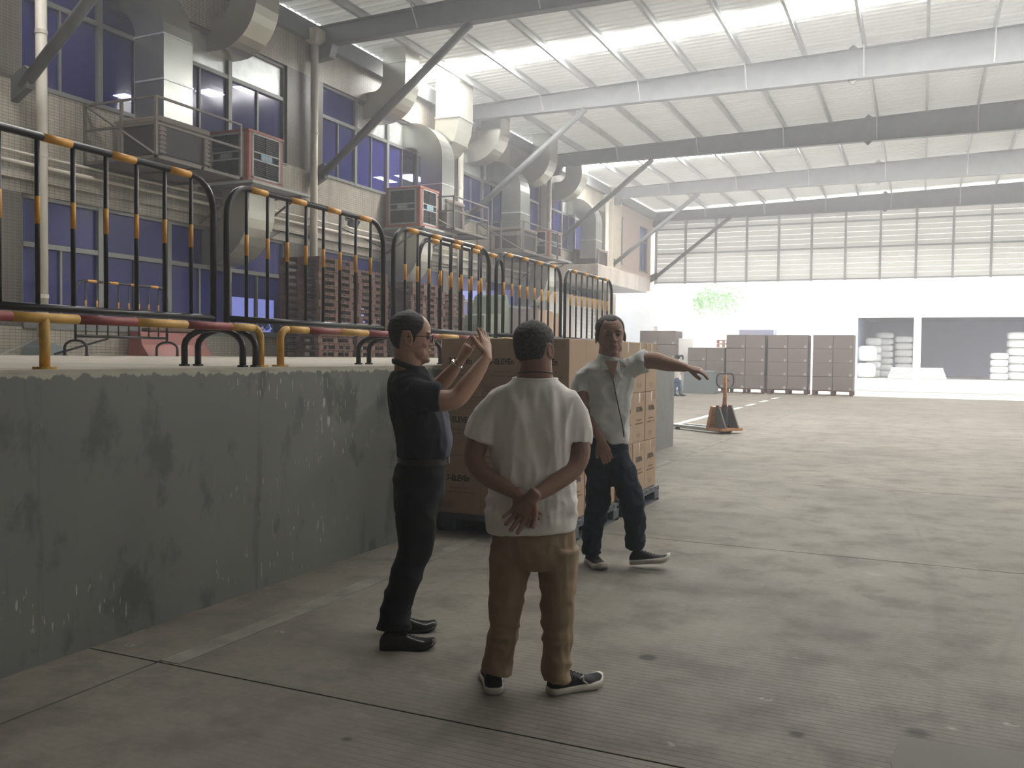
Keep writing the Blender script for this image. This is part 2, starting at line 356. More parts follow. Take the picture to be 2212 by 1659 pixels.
# ---- windows
WN = [0]
def window(y0, y1, z0, z1, zt, ms, label, gm='glass', panel=(), nodiv=False):
    WN[0] += 1; w = estruct('window_%d' % WN[0], label); x0, x1 = XF-.16, XF-.08
    MB().box((x0, y0, z0), (x1+.02, y1, z0+.07)).box((x0, y0, z1-.06), (x1+.02, y1, z1)).box((x0, y0, z0), (x1+.02, y0+.06, z1)).box((x0, y1-.06, z0), (x1+.02, y1, z1)).obj('frame', M_['alu'], w)
    MB().box((x0, y0, zt-.04), (x1+.02, y1, zt+.04)).obj('transom', M_['alu'], w)
    MB().box((XF-.3, y0, z0-.03), (XF+.03, y1, z0)).obj('sill', M_['alu'], w)
    for q in ms[1:-1]: MB().box((x0, q-.05, z0), (x1+.03, q+.05, z1)).obj('mullion', M_['alu'], w)
    for i in range(len(ms)-1):
        a, b = ms[i], ms[i+1]; c = (a+b)/2
        if not nodiv: MB().box((x0, c-.02, z0), (x1, c+.02, zt)).obj('glazing_bar', M_['alu'], w)
        MB().box((x0+.03, a, zt), (x0+.04, b, z1)).obj('pane', M_['ductb'] if i in panel else M_[gm], w, label='galvanised sheet infill panel' if i in panel else None)
        for u0, u1 in ((a, c), (c, b)): MB().box((x0+.03, u0, z0), (x0+.04, u1, zt)).obj('pane', M_[gm], w)
B1 = [9.72, 11.25, 12.8, 14.42, 16.15]; B2 = [17.45, 18.88, 20.35, 21.85, 23.3]; B3 = [24.4, 25.95, 27.5, 29.05, 30.6]; B4 = [31.4, 32.9, 34.4, 35.9, 37.3]
window(9.72, 16.15, 5.62, 7.75, 7.02, B1, 'upper window row behind the first brown air cooler', panel=(2, 3))
window(17.45, 23.3, 5.62, 7.75, 7.02, B2, 'upper window row behind the second pair of coolers', panel=(1, 2, 3))
window(24.4, 30.6, 5.62, 7.75, 7.02, B3, 'upper window row behind the third pair of coolers', panel=(0, 1))
window(31.4, 37.3, 5.62, 7.75, 7.02, B4, 'upper window row behind the farthest brown cooler', panel=(1,))
window(9.72, 16.15, 1.85, 3.93, 3.15, B1, 'lower window row behind the long black barriers')
window(17.45, 23.3, 1.85, 3.93, 3.15, B2, 'lower window row behind the wooden pallet stacks')
window(24.4, 30.6, 1.85, 3.93, 3.15, B3, 'lower window row behind the olive covered cart')
window(39.75, 40.6, 5.75, 7.95, 7.2, [39.75, 40.6], 'narrow window in the pink wall beside the corner pillar', gm='glassc', nodiv=True)
window(43.35, 44.75, 5.75, 7.95, 7.2, [43.35, 44.75], 'window in the pink wall nearest the open end')
# rooms seen through the glass
rm = estruct('interior_room', 'dim blue rooms seen through the windows')
MB().box((-24, 5, 4.55), (XF-T, 39, 4.75)).obj('storey_floor', M_['roomw'], rm)
MB().box((-24, 5, 8.15), (XF-T, 39, 8.3)).obj('room_ceiling', M_['roomw'], rm)
MB().box((-24.2, 5, 4.6), (-24, 39, 8.3)).obj('room_wall', M_['roomw'], rm)
MB().box((-24.2, 5, 1.4), (-24, 27, 4.6)).box((-24.2, 27, 1.4), (-24, 60, 1.6)).box((-24.2, 27, 3.6), (-24, 60, 4.6)).obj('room_wall', M_['roomw'], rm)
MB().box((-24, 5, 1.2), (XF-T, 60, 1.38)).obj('storey_floor', M_['roomw'], rm)
MB().box((-24, 4.8, 1.4), (XF-T, 5, 8.3)).box((-24, 39, 4.6), (XF-T, 39.2, 8.3)).obj('room_wall', M_['roomw'], rm)
for (x, y, wd, ln, z, lb) in ((-16.6, 17.9, .55, .6, 8.1, 'nearer square fluorescent panel glowing on the upstairs ceiling'), (-15.3, 18.05, .9, .7, 8.1, 'wide fluorescent panel glowing upstairs above the first red cooler'),
        (-18.9, 17.5, .5, .8, 8.1, 'small fluorescent panel glowing beside the first brown cooler duct'), (-18.6, 29.3, .4, 1.2, 8.1, 'fluorescent panel half hidden above the second red cooler'), (-17.5, 29.4, .8, 1.4, 8.1, 'bright fluorescent panel above the second red cooler'),
        (-15.5, 13.2, .15, .6, 4.5, 'thin ceiling tube glowing in the ground floor room')):
    t = thing('ceiling_light', lb, 'light', (x, y, z)); MB().box((-wd/2, -ln/2, -.05), (wd/2, ln/2, .05)).obj('housing', M_['white'], t)
    for q in range(3): MB().box((-wd/2+.03+q*(wd-.06)/3, -ln/2+.02, -.07), (-wd/2+(q+1)*(wd-.06)/3, ln/2-.02, -.05)).obj('diffuser', M_['lamp'], t)

# ---- roof
def rz(x): return 8.86 + .029*(x+12.8)
ce = estruct('ceiling', 'white ribbed roof sheeting with two bright skylight strips')
X0r, X1r = -12.9, 14.6
def sheetobj(y0, y1, mt, name, lb=None):
    b = MB(); prof = []; n = max(1, round((y1-y0)/.25)); p = (y1-y0)/n
    for i in range(n): prof += [(y0+i*p, 0), (y0+i*p+p*.12, 0), (y0+i*p+p*.2, .035), (y0+i*p+p*.92, .035)]
    prof.append((y1, 0))
    a = [(X0r, y, rz(X0r)+.2+z) for y, z in prof]; c = [(X1r, y, rz(X1r)+.2+z) for y, z in prof]; n = len(prof)
    a2 = [(x, y, z+.012) for x, y, z in a]; c2 = [(x, y, z+.012) for x, y, z in c]
    b.add(a+c+a2+c2, [(i, i+1, n+i+1, n+i) for i in range(n-1)] + [(2*n+i, 3*n+i, 3*n+i+1, 2*n+i+1) for i in range(n-1)])
    return b.obj(name, M_[mt], ce, label=lb)
y = -9.0
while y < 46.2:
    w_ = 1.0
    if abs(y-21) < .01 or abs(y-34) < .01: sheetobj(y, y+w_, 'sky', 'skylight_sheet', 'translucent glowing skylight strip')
    elif abs(y-8) < .01: sheetobj(y, y+w_, 'sky_fill', 'skylight_sheet')  # unseen glowing strip overhead, added to light the foreground
    else: sheetobj(y, y+w_-.002, 'roof' if y > 15 else 'roof_shaded', 'roof_sheet')
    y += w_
for i in range(19):
    x = -11.5 + i*1.43
    b = MB(); z = rz(x)
    b.box((x-.035, -9, z), (x-.029, 46.2, z+.2)).box((x-.035, -9, z), (x+.035, 46.2, z+.006)).box((x-.035, -9, z+.194), (x+.035, 46.2, z+.2)).box((x+.029, -9, z), (x+.035, 46.2, z+.02))
    b.obj('purlin', M_['purlin'], ce)
def beam(y, label):
    t = thing('roof_beam', label, 'beam', (0, y, 0), group='tapered steel roof beams')
    x0, x1 = -12.72, 14.6; zb = 8.45
    MB().add([(x0,-.005,zb),(x1,-.005,zb),(x1,-.005,rz(x1)),(x0,-.005,rz(x0)),(x0,.005,zb),(x1,.005,zb),(x1,.005,rz(x1)),(x0,.005,rz(x0))], [(0,1,2,3),(4,7,6,5),(0,3,7,4),(1,5,6,2)]).obj('web', M_['steel'], t)
    MB().box((x0, -.11, zb-.012), (x1, .11, zb)).obj('flange', M_['steel'], t)
    MB().add([(x0,-.11,rz(x0)-.014),(x1,-.11,rz(x1)-.014),(x1,.11,rz(x1)-.014),(x0,.11,rz(x0)-.014),(x0,-.11,rz(x0)-.002),(x1,-.11,rz(x1)-.002),(x1,.11,rz(x1)-.002),(x0,.11,rz(x0)-.002)], [(0,3,2,1),(4,5,6,7),(0,1,5,4),(1,2,6,5),(2,3,7,6),(3,0,4,7)]).obj('flange', M_['steel'], t)
    for x in (-1.75, 7.5): MB().prism([(x-.14, zb-.0), (x, zb-.13), (x+.14, zb), (x+.14, rz(x)), (x, rz(x)+.12), (x-.14, rz(x))], 1, -.03, .03).obj('splice_plate', M_['steel'], t)
    MB().prism([(x0-.06, zb-.012), (x0+.5, zb-.012), (x0+.42, zb-.3), (x0-.06, zb-.34)], 1, -.11, .11).obj('bracket', M_['brace'], t)
    for i in range(0, 18, 2):
        x = -10.07 + i*1.43
        MB().box((x-.02, -.2, rz(x)-.0), (x+.02, -.17, rz(x)+.03)).tube([(x, -.35, rz(x)+.02), (x, -.02, zb+.05)], .018, 4).tube([(x, .35, rz(x)+.02), (x, .02, zb+.05)], .018, 4).obj('fly_brace', M_['purlin'], t)
    return t
bl_ = ['steel roof beam out of the top left corner ending behind the first diagonal strut', 'nearest full steel roof beam above the dark shirted man', 'second steel roof beam, ending above the third duct elbow', 'third steel roof beam, just before the far skylight strip',
       'fourth steel roof beam ending at the corner pillar', 'farthest steel roof beam resting on the white end cladding']
for y, lb in zip([9.6, 17.1, 24.2, 31.2, 38.4, 45.6], bl_): beam(y, lb)
for y in (2.8, -4): beam(y, 'steel roof beam behind the viewpoint')
sl_ = ['grey diagonal strut crossing the cream pipe at the top left corner', 'nearest long diagonal strut crossing the second duct', 'diagonal strut crossing the middle ducts', 'diagonal strut in front of the farthest cooler duct', 'diagonal strut crossing the pink wall', 'diagonal strut lying across the white end cladding']
for y, lb in zip([9.6, 17.1, 24.2, 31.2, 38.4, 45.35], sl_):
    t = thing('diagonal_strut', lb, 'strut', (XF, y, 5.5), group='diagonal roof struts')
    MB().tube([(.22, 0, .02), (4.0, 0, 2.93)], .09, 16).obj('tube', M_['brace'], t, smooth=True)
    MB().prism([(0, -.22), (.34, -.05), (.42, .2), (.3, .3), (0, .15)], 1, -.06, .06).obj('foot_plate', M_['brace'], t)
# ---- end wall above the open end
wb = estruct('wall_back', 'white ribbed cladding hung above the open end of the hall')
nz = 15; z = 5.3
for i in range(nz):
    z0, z1 = 5.3 + i*.245, 5.3 + (i+1)*.245
    zt = z1 - .006
    MB().prism([(45.72, z0), (45.72, zt-.05), (45.75, zt-.03), (45.75, zt), (45.765, zt), (45.765, z0)], 0, XF+.1, 14.6).obj('cladding_sheet', M_['clad'], wb)
for i in range(18):
    x = -12.62 + i*1.53
    MB().box((x-.05, 45.56, 5.2), (x+.05, 45.7, 8.46)).obj('wall_post', M_['gframe2'], wb)
for z in (6.72, 7.95, 5.24): MB().box((XF+.1, 45.6, z), (14.6, 45.7, z+.07)).obj('girt', M_['gframe2'], wb)
# right-hand side of the hall: same cladding high up, open below
wr = estruct('wall_right', 'ribbed cladding above the open side of the hall')
for i in range(38):
    z0 = .1 + i*.245
    MB().box((14.5, -9, z0), (14.53, 45.7, z0+.24)).obj('cladding_sheet', M_['roof'], wr)
for y in (2.8, 10, 17.1, 24.2, 31.2, 38.4, 45.6): MB().box((14.3, y-.15, 0), (14.5, y+.15, 9.3)).obj('column', M_['steel'], wr)
wf = estruct('wall_front', 'plain rear wall of the loading bay behind the viewpoint')
MB().box((-12.9, -9.1, 0), (14.5, -8.9, 9.5)).obj('wall_panel', M_['plaster'], wf)
# ---- rainwater pipes
for y, x, top, hop, lb in ((9.93, -12.62, 8.5, 0, 'cream downpipe nearest the left edge with a concrete foot'), (16.88, -12.62, 8.62, 1, 'tall cream downpipe with a hopper under the nearest roof beam'),
        (23.98, -12.62, 8.4, 0, 'cream downpipe behind the second brown cooler'), (30.98, -12.62, 8.4, 0, 'cream downpipe between the third coolers and the balcony'), (37.6, -12.6, 8.35, 1, 'cream downpipe with hopper beside the corner pillar')):
    t = thing('downpipe', lb, 'pipe', (x, y, 1.40))
    MB().tube([(0,0,0), (0,0,top-1.4)], .085, 20).obj('pipe', M_['pipe'], t, smooth=True)
    for z in (.9, 3.1, 5.0): MB().tube([(0,0,z), (0,0,z+.06)], .094, 20).obj('collar', M_['pipe'], t)
    if hop: MB().rings([[(sx*w_, sy*w_, z) for sx, sy in ((-1,-1),(1,-1),(1,1),(-1,1))] for w_, z in ((.09, top-1.6), (.17, top-1.5), (.17, top-1.28))]).obj('hopper', M_['pipe'], t)
    if y < 10: MB().rings([[(sx*w_, sy*w_, z) for sx, sy in ((-1,-1),(1,-1),(1,1),(-1,1))] for w_, z in ((.26, 0), (.2, .12), (.12, .2))]).obj('foot', M_['greydk'], t)
for z, r, y1, lb in ((4.36, .035, 31.0, 'white conduit along the string course'), (4.52, .02, 24.0, 'thin grey conduit above the white conduit')):
    t = tag(MB().tube([(XF+.09, 8.0, z), (XF+.09, y1, z)], r, 8).obj('conduit_pipe', M_['pipe'], None, True), lb, 'conduit')

# ---- light haze hanging in the hall
def haze_mat():
    k = N('thin_hall_haze'); k.t.nodes.remove(k.b); vs = k.n('VolumeScatter'); vs.inputs['Color'].default_value = (.95, .97, 1, 1); vs.inputs['Density'].default_value = HAZE; vs.inputs['Anisotropy'].default_value = .7
    k.l(vs.outputs[0], k.out.inputs['Volume']); return k.mat
hz = MB().box((-12.6, -8.5, .02), (14.2, 45.4, 8.4)).obj('haze', haze_mat()); hz['kind'] = 'stuff'; hz['label'] = 'thin bright haze filling the hall'
# ================================================================ DUCTS AND COOLERS
def duct(label, y0, y1, pts, th, mt, seams=(), mt2=None, name='air_duct'):
    """rectangular duct swept along pts (x, z) in the plane across the facade; th = thickness in that plane"""
    t = thing(name, label, 'duct', (pts[0][0], y0, pts[0][1])); ox, oz = pts[0]
    P = [Vector((x-ox, z-oz)) for x, z in pts]; L = []; R = []; wd = y1-y0
    for i, p in enumerate(P):
        d = (P[min(i+1, len(P)-1)] - P[max(i-1, 0)]).normalized(); n = Vector((-d.y, d.x))
        L.append(p + n*th/2); R.append(p - n*th/2)
    b = MB(); b.rings([[(l.x, 0, l.y), (r.x, 0, r.y), (r.x, wd, r.y), (l.x, wd, l.y)] for l, r in zip(L, R)])
    b.obj('duct_shell', mt, t)
    for i in seams:
        l, r, l2, r2 = L[i], R[i], L[i+1], R[i+1]; e = .012
        u = (l2-l).normalized()*.03; c = (l+r)/2
        def o(p): q = p + (p-c).normalized()*e; return q
        MB().rings([[(q.x, -e, q.y), (w.x, -e, w.y), (w.x, wd+e, w.y), (q.x, wd+e, q.y)] for q, w in ((o(l), o(r)), (o(l)+u, o(r)+u))]).obj('joint_flange', mt2 or mt, t)
    return t
def elbow(xc, z0, z1, xe, R, up, n=9):
    """vertical run at xc from z0, then quarter turn of radius R towards the facade, ending at xe"""
    s = 1 if up else -1; p = [(xc, z0), (xc, (z0+z1-s*R)/2 if abs(z0-(z1-s*R)) > .5 else z0+s*.02), (xc, z1-s*R)]
    for i in range(1, n+1):
        a = pi/2*i/n; p.append((xc-R+R*cos(a), z1-s*R+s*R*sin(a)))
    p.append((xe, z1)); return p
XC = -12.02
for y0, y1, lb, mt in ((13.83, 14.5, 'grey elbow duct dropping from the roof left of the nearest hopper pipe', 'ductc'), (19.27, 19.94, 'curved elbow duct behind the long diagonal strut, upper middle', 'ductc'),
        (24.75, 25.42, 'elbow duct dropping just past the nearer roof beam', 'ductc'), (28.72, 29.42, 'elbow duct crossed by the middle diagonal strut', 'ductc'), (31.88, 32.55, 'farthest elbow duct dropping from the roof', 'ductc')):
    duct(lb, y0, y1, elbow(XC, 9.04, 7.68, -13.0, .62, False), .65, M_[mt], seams=(1,))
for y0, y1, lb in ((11.52, 12.18, 'tall galvanised duct rising from the nearest brown cooler'), (21.17, 21.85, 'hooked grey duct rising from the second brown cooler'),
        (26.3, 27.04, 'hooked grey duct rising from the third brown cooler'), (33.55, 34.3, 'hooked grey duct rising from the farthest brown cooler')):
    duct(lb, y0, y1, elbow(XC, 5.3, 7.36 if y0 > 12 else 7.7, -13.0, .66 if y0 > 12 else .9, True), .65, M_['duct'], seams=(1, 2) if y0 < 12 else (1,), mt2=M_['ductb'])
for y0, y1, lb in ((13.7, 14.45, 'round-backed elbow duct under the nearest red cooler'), (20.1, 20.8, 'round-backed elbow duct under the second red cooler'), (28.8, 29.6, 'round-backed elbow duct under the farthest red cooler')):
    duct(lb, y0, y1, elbow(-12.08, 4.62, 3.52, -12.98, .72, False), .66, M_['ductc'])
# the wide cream duct that turns diagonally
t = thing('air_duct', 'wide cream duct with a slanting bend beside the second roof beam', 'duct', (-11.95, 22.3, 8.9))
rg = []
for z, x, y, w_, d_ in ((.14,0,0,.42,.36),(-.2,0,0,.42,.36),(-.95,0,0,.42,.36),(-1.3,-.05,.02,.42,.35),(-1.6,-.16,.05,.41,.33),(-1.85,-.36,.1,.39,.28),(-1.95,-.6,.15,.36,.24),(-1.95,-1.0,.2,.34,.24)):
    rg.append([(x-d_, y-w_, z+(.2 if i_ else 0)) for i_ in (0,)] + [(x+d_, y-w_, z), (x+d_, y+w_, z), (x-d_, y+w_, z)])
MB().rings(rg).obj('duct_shell', M_['ductc'], t)
MB().box((-.38, -.44, -.97), (.38, .44, -.93)).obj('joint_flange', M_['ductc'], t)

def brown_cooler(y0, y1, z0, z1, label):
    x0, x1 = -12.72, -11.66; t = thing('air_cooler', label, 'air cooler', (x0, y0, z0)); X, Y, Z = x1-x0, y1-y0, z1-z0
    b = MB().bevbox((0,0,0), (X,Y,.10), .02).bevbox((-.02,-.02,Z-.12), (X+.02,Y+.02,Z), .03)
    for x in (0, X-.13):
        for y in (0, Y-.13): b.bevbox((x,y,.09), (x+.13,y+.13,Z-.11), .02)
    b.box((.06,.06,.1), (X-.06,Y-.06,Z-.11)); b.obj('casing', M_['bplas'], t)
    for a, c in (((.12,.03,.12), (X-.12,.06,Z-.14)), ((X-.06,.12,.12), (X-.03,Y-.12,Z-.14))): MB().box(a, c).obj('pad_screen', M_['grille'], t)
    for k in range(int((Z-.24)/.075)):
        z = .12 + k*.075
        MB().box((X-.13, -.012, z), (X-.013, .02, z+.045)).obj('corner_louvre', M_['bplas'], t)
        MB().box((X-.012, -.01, z), (X+.012, .13, z+.045)).obj('corner_louvre', M_['bplas'], t)
        MB().box((X-.012, Y-.13, z), (X+.012, Y+.01, z+.045)).obj('corner_louvre', M_['bplas'], t)
    return t
brown_cooler(11.4, 12.55, 4.68, 5.42, 'nearest brown air cooler boxed on a railed wall platform')
brown_cooler(21.38, 22.4, 4.85, 5.66, 'second brown air cooler, right behind the second red cooler')
brown_cooler(26.28, 27.6, 4.78, 5.56, 'third brown air cooler in the middle of the facade')
brown_cooler(33.76, 34.95, 4.94, 5.72, 'farthest brown air cooler standing on the tiled balcony')
nm = bpy.data.curves.new('mark', 'FONT'); nm.body = 'ANG'; nm.size = .1; nm.align_x = 'CENTER'; nm.offset = .004; nm.extrude = .002
tmp = bpy.data.objects.new('tmp', nm); C.objects.link(tmp); bpy.context.view_layer.update()
def textmesh(body, size, bold=0., ext=.001, sx=1.):
    nm.body = body; nm.size = size; nm.offset = bold; nm.extrude = ext; bpy.context.view_layer.update()
    me = bpy.data.meshes.new_from_object(tmp.evaluated_get(bpy.context.evaluated_depsgraph_get())); 
    if sx != 1: me.transform(Matrix.Diagonal((sx, 1, 1, 1)))
    return me
me_mark = textmesh('ANG', .12, .004); me_mark.materials.append(M_['gframe'])
def red_cooler(y0, y1, z0, z1, label):
    x0, x1 = -12.72, -11.68; t = thing('air_cooler', label, 'air cooler', (x0, y0, z0)); X, Y, Z = x1-x0, y1-y0, z1-z0
    b = MB().bevbox((-.01,-.01,0), (X+.01,Y+.01,.09), .01).bevbox((-.01,-.01,Z-.06), (X+.01,Y+.01,Z), .01)
    for x in (0, X-.14):
        for y in (0, Y-.14): b.bevbox((x,y,.08), (x+.14,y+.14,Z-.05), .02)
    b.obj('casing', M_['orange'], t); MB().box((.05,.05,.09), (X-.05,Y-.05,Z-.06)).obj('pad', M_['grille'], t)
    for side in (0, 1):
        L = X if side == 0 else Y
        Mx = Matrix.Identity(4) if side == 0 else Matrix.Translation((X, 0, 0)) @ Matrix.Rotation(pi/2, 4, 'Z')
        a, c = .10, L-.10 if side else L-.12; zm = .09+(Z-.15)*.5
        MB().box((a,-.008,.09),(a+.045,.03,Z-.06),Mx).box((c-.045,-.008,.09),(c,.03,Z-.06),Mx).box((a,-.008,.09),(c,.03,.125),Mx).box((a,-.008,Z-.09),(c,.03,Z-.06),Mx).box((a,-.01,zm-.085),(c,.03,zm-.06),Mx).box((a,-.01,zm+.06),(c,.03,zm+.085),Mx).obj('grille_frame', M_['gframe'], t)
        ns = 22
        for k in range(ns):
            z = .13 + (Z-.23)*k/ns
            if abs(z+.01-zm) < .07: continue
            MB().box((a+.045,.0,z),(c-.045,.028,z+.014),Mx).obj('grille_slat', M_['rubber'], t)
        MB().box(((a+c)/2-.01,-.004,.12),((a+c)/2+.01,.03,Z-.09),Mx).obj('grille_bar', M_['rubber'], t)
        o = MB().box(((a+c)/2-.16,-.014,zm-.055),((a+c)/2+.16,-.005,zm+.055),Mx).obj('name_plate', M_['blue'] if side else M_['greydk'], t)
        g = link('lettering', me_mark, o); g.matrix_local = Mx @ Matrix.Translation(((a+c)/2, -.016, zm-.04)) @ Matrix.Rotation(pi/2, 4, 'X')
    return t
red_cooler(13.6, 14.62, 4.72, 5.72, 'nearest red framed air cooler above a curved duct')
red_cooler(20.02, 20.98, 4.72, 5.76, 'second red framed air cooler above the wooden pallets')
red_cooler(28.75, 29.95, 4.84, 5.80, 'farthest red framed air cooler above the barriers')
for y, lb in ((13.6, 'steel shelf carrying the nearest red cooler'), (20.0, 'steel shelf carrying the second red cooler'), (28.7, 'steel shelf carrying the farthest red cooler')):
    z = 4.66 if y < 25 else 4.78
    t = thing('wall_shelf', lb, 'shelf', (XF, y-.15, z))
    MB().box((0, 0, 0), (.14, 1.75, .05)).box((1.0, 0, 0), (1.35, 1.75, .05)).box((.14, 0, 0), (1.0, .15, .05)).obj('plate', M_['gframe'], t)
    for q in (.05, 1.55): MB().tube([(.02, q, -.7), (1.2, q, -.01)], .025, 4).box((0, q-.03, -.05), (1.3, q+.03, 0)).obj('support_arm', M_['angle'], t)
def platform(y0, y1, z0, z1, label, floor=True):
    t = thing('service_platform', label, 'platform', (XF, y0, z0)); Y = y1-y0; H = z1-z0; X = 1.62
    r = .022
    MB().box((0,0,-.05),(X,.05,0)).box((0,Y-.05,-.05),(X,Y,0)).box((X-.05,0,-.05),(X,Y,0)).box((0,0,-.05),(.05,Y,0)).box((0,Y*.5,-.05),(X,Y*.5+.05,0)).obj('floor_frame', M_['angle'], t)
    if floor: MB().box((.03,.03,-.012),(X-.03,Y-.03,-.004)).obj('floor_plate', M_['angle'], t)
    for x, y in ((.02,.02),(X-.02,.02),(X-.02,Y-.02),(.02,Y-.02),(.85,.02)): MB().box((x-r,y-r,0),(x+r,y+r,H)).obj('post', M_['angle'], t)
    for z in (H-.03, H*.52): MB().box((0,0,z),(X,.035,z+.035)).box((X-.035,0,z),(X,Y,z+.035)).obj('rail', M_['angle'], t)
    MB().tube([(.02,.02,H), (X-.03,.03,.0)], .022, 4).obj('diagonal_brace', M_['angle'], t)
platform(10.85, 12.85, 4.62, 5.56, 'rusty railed platform holding the nearest brown cooler')
platform(20.9, 22.95, 4.78, 5.62, 'rusty railed platform holding the second brown cooler')
platform(25.4, 28.3, 4.7, 5.6, 'rusty railed platform holding the third brown cooler')
# flood lamps and loose cables
def lamp(x, y, z, lb, rz_=0):
    t = thing('flood_lamp', lb, 'lamp', (x, y, z), rz_)
    MB().tube([(-.2,0,.12), (0,0,.1)], .015, 6).box((-.22,-.05,.06), (-.19,.05,.18)).obj('arm', M_['black'], t)
    Mx = Matrix.Rotation(radians(35), 4, 'Y')
    MB().box((-.04,-.15,-.1),(.06,.15,.1),Mx).box((-.10,-.10,-.06),(-.04,.10,.06),Mx).obj('housing', M_['black'], t)
    MB().box((.06,-.13,-.08),(.066,.13,.08),Mx).obj('lens', M_['glassc'], t)
lamp(-12.52, 18.3, 4.62, 'black flood lamp on the tiles above the tall pallet stack')
lamp(-12.5, 33.6, 3.95, 'small round flood lamp hanging under the balcony')
for pts, lb in (([(XF+.05,14.6,4.1),(XF+.1,15.2,3.8),(XF+.06,15.9,4.12),(XF+.05,17,4.1)], 'loose black cable sagging behind the nearest red cooler'), ([(XF+.05,18,4.5),(XF+.07,20,4.2),(XF+.05,22,3.98),(XF+.05,24,4.05)], 'pair of thin cables sagging across the tiles'),
        ([(-12.4,32.3,4.28),(-12.4,32.9,4.1),(-12.5,33.5,4.15)], 'short cable looping to the lamp under the balcony')):
    tag(MB().tube(pts, .014, 6).obj('cable', M_['wire'], None, True), lb, 'cable')

# ================================================================ BARRIERS
def barrier_parts(t, L=1.87, Hh=1.18, amb=True):
    R = .2; r = .021; z0 = .31
    pts = [(0, 0, .24)] + [(0, 0, Hh-R-.0)] + [(0, R-R*cos(a), Hh-R+R*sin(a)) for a in [pi/2*k/7 for k in range(1, 8)]]
    pts += [(0, L-R+R*sin(a), Hh-R+R*cos(a)) for a in [pi/2*k/7 for k in range(0, 8)]] + [(0, L, .24)]
    MB().tube(pts, r, 10).obj('frame', M_['black'], t, True)
    MB().tube([(0, 0, z0), (0, L, z0)], r, 10).obj('lower_rail', M_['black'], t, True)
    bars = [.19+.2125*k for k in range(8)]
    for k, y in enumerate(bars):
        MB().tube([(0, y, z0), (0, y, Hh-r)], .0125, 8).obj('bar', M_['black'], t, True)
        MB().tube([(0, y, .735), (0, y, .875)], .0138, 8).obj('amber_band', M_['amber'], t, True)
        if k % 2 == 0: MB().tube([(0, y+.03, Hh), (0, y+.2, Hh)], r+.0015, 10).obj('amber_band', M_['amber'], t, True)
    for y in (.0, L):
        f = [(-.24, y, 0), (-.24, y, .13)] + [(-.24*cos(a), y, .13+.11*sin(a)) for a in [pi*k/10 for k in range(1, 10)]] + [(.24, y, .13), (.24, y, 0)]
        MB().tube(f, .021, 8).obj('foot_hoop', M_['black'], t, True)
        MB().box((-.265, y-.022, 0), (-.215, y+.022, .012)).obj('foot_pad', M_['rubber'], t); MB().box((.215, y-.022, 0), (.265, y+.022, .012)).obj('foot_pad', M_['rubber'], t)
ZD = 1.402
b0 = thing('crowd_barrier', 'black and amber barrier nearest the left edge of the dock', 'barrier', (-4.12, 2.60, ZD), 0, 'barriers along the dock edge'); barrier_parts(b0)
G = 'barriers along the dock edge'
for (x, y, rz_, lb) in ((-4.12, 4.62-.03, 0, 'second barrier from the left, between the two hoop feet'), (-4.12, 6.62, 0, 'third barrier from the left, above the gesturing hands'), (-4.3, 7.35, 0, 'barrier standing close behind the third one, doubling its bars'),
        (-4.12, 8.66, 0, 'fourth barrier in the dock edge row, above the grey haired man'), (-4.12, 10.68, 0, 'last barrier in the dock edge row, beside the pointing man'), (-12.0, 10.02, 0, 'smaller looking barrier standing back against the windows')):
    dup(b0, (x, y, ZD), rz_, lb, G)
# ---- low pipe guard rail
def guard(y0, y1, label, posts, red0, first=.37):
    t = thing('guard_rail', label, 'rail', (-3.9, y0, ZD), 0, 'low yellow and red pipe rails'); L = y1-y0; h = .25; R = .07; r = .0245
    e = [(0, 0, 0), (0, 0, h-R)] + [(0, R-R*cos(a), h-R+R*sin(a)) for a in [pi/2*k/5 for k in range(1, 6)]]
    MB().tube(e, r, 12).obj('end_bend', M_['yellow'], t, True)
    MB().tube([(x, L-y, z) for x, y, z in e], r, 12).obj('end_bend', M_['yellow'], t, True)
    y = R; k = red0
    while y < L-R-.01:
        y2 = min(y+(first if y == R else .37), L-R); MB().tube([(0, y, h), (0, y2, h)], r, 12).obj('painted_band', M_['red' if k % 2 else 'yellow'], t, True, label='red band' if k % 2 else 'yellow band'); y = y2; k += 1
    for p in posts: MB().tube([(0, p-y0, 0), (0, p-y0, h)], r, 12).obj('post', M_['yellow'], t, True)
    for p in list(posts)+[y0, y1]: MB().tube([(0, p-y0, 0), (0, p-y0, .012)], .055, 14).obj('base_flange', M_['yellow'], t)
guard(1.35, 4.66, 'yellow and red low rail at the left end of the dock edge', [3.08], 0)
guard(4.86, 8.1, 'yellow and red low rail passing behind the dark shirted man', [6.5], 0, .22)
guard(8.3, 11.6, 'yellow and red low rail hidden behind the stacked cartons', [9.9], 0)

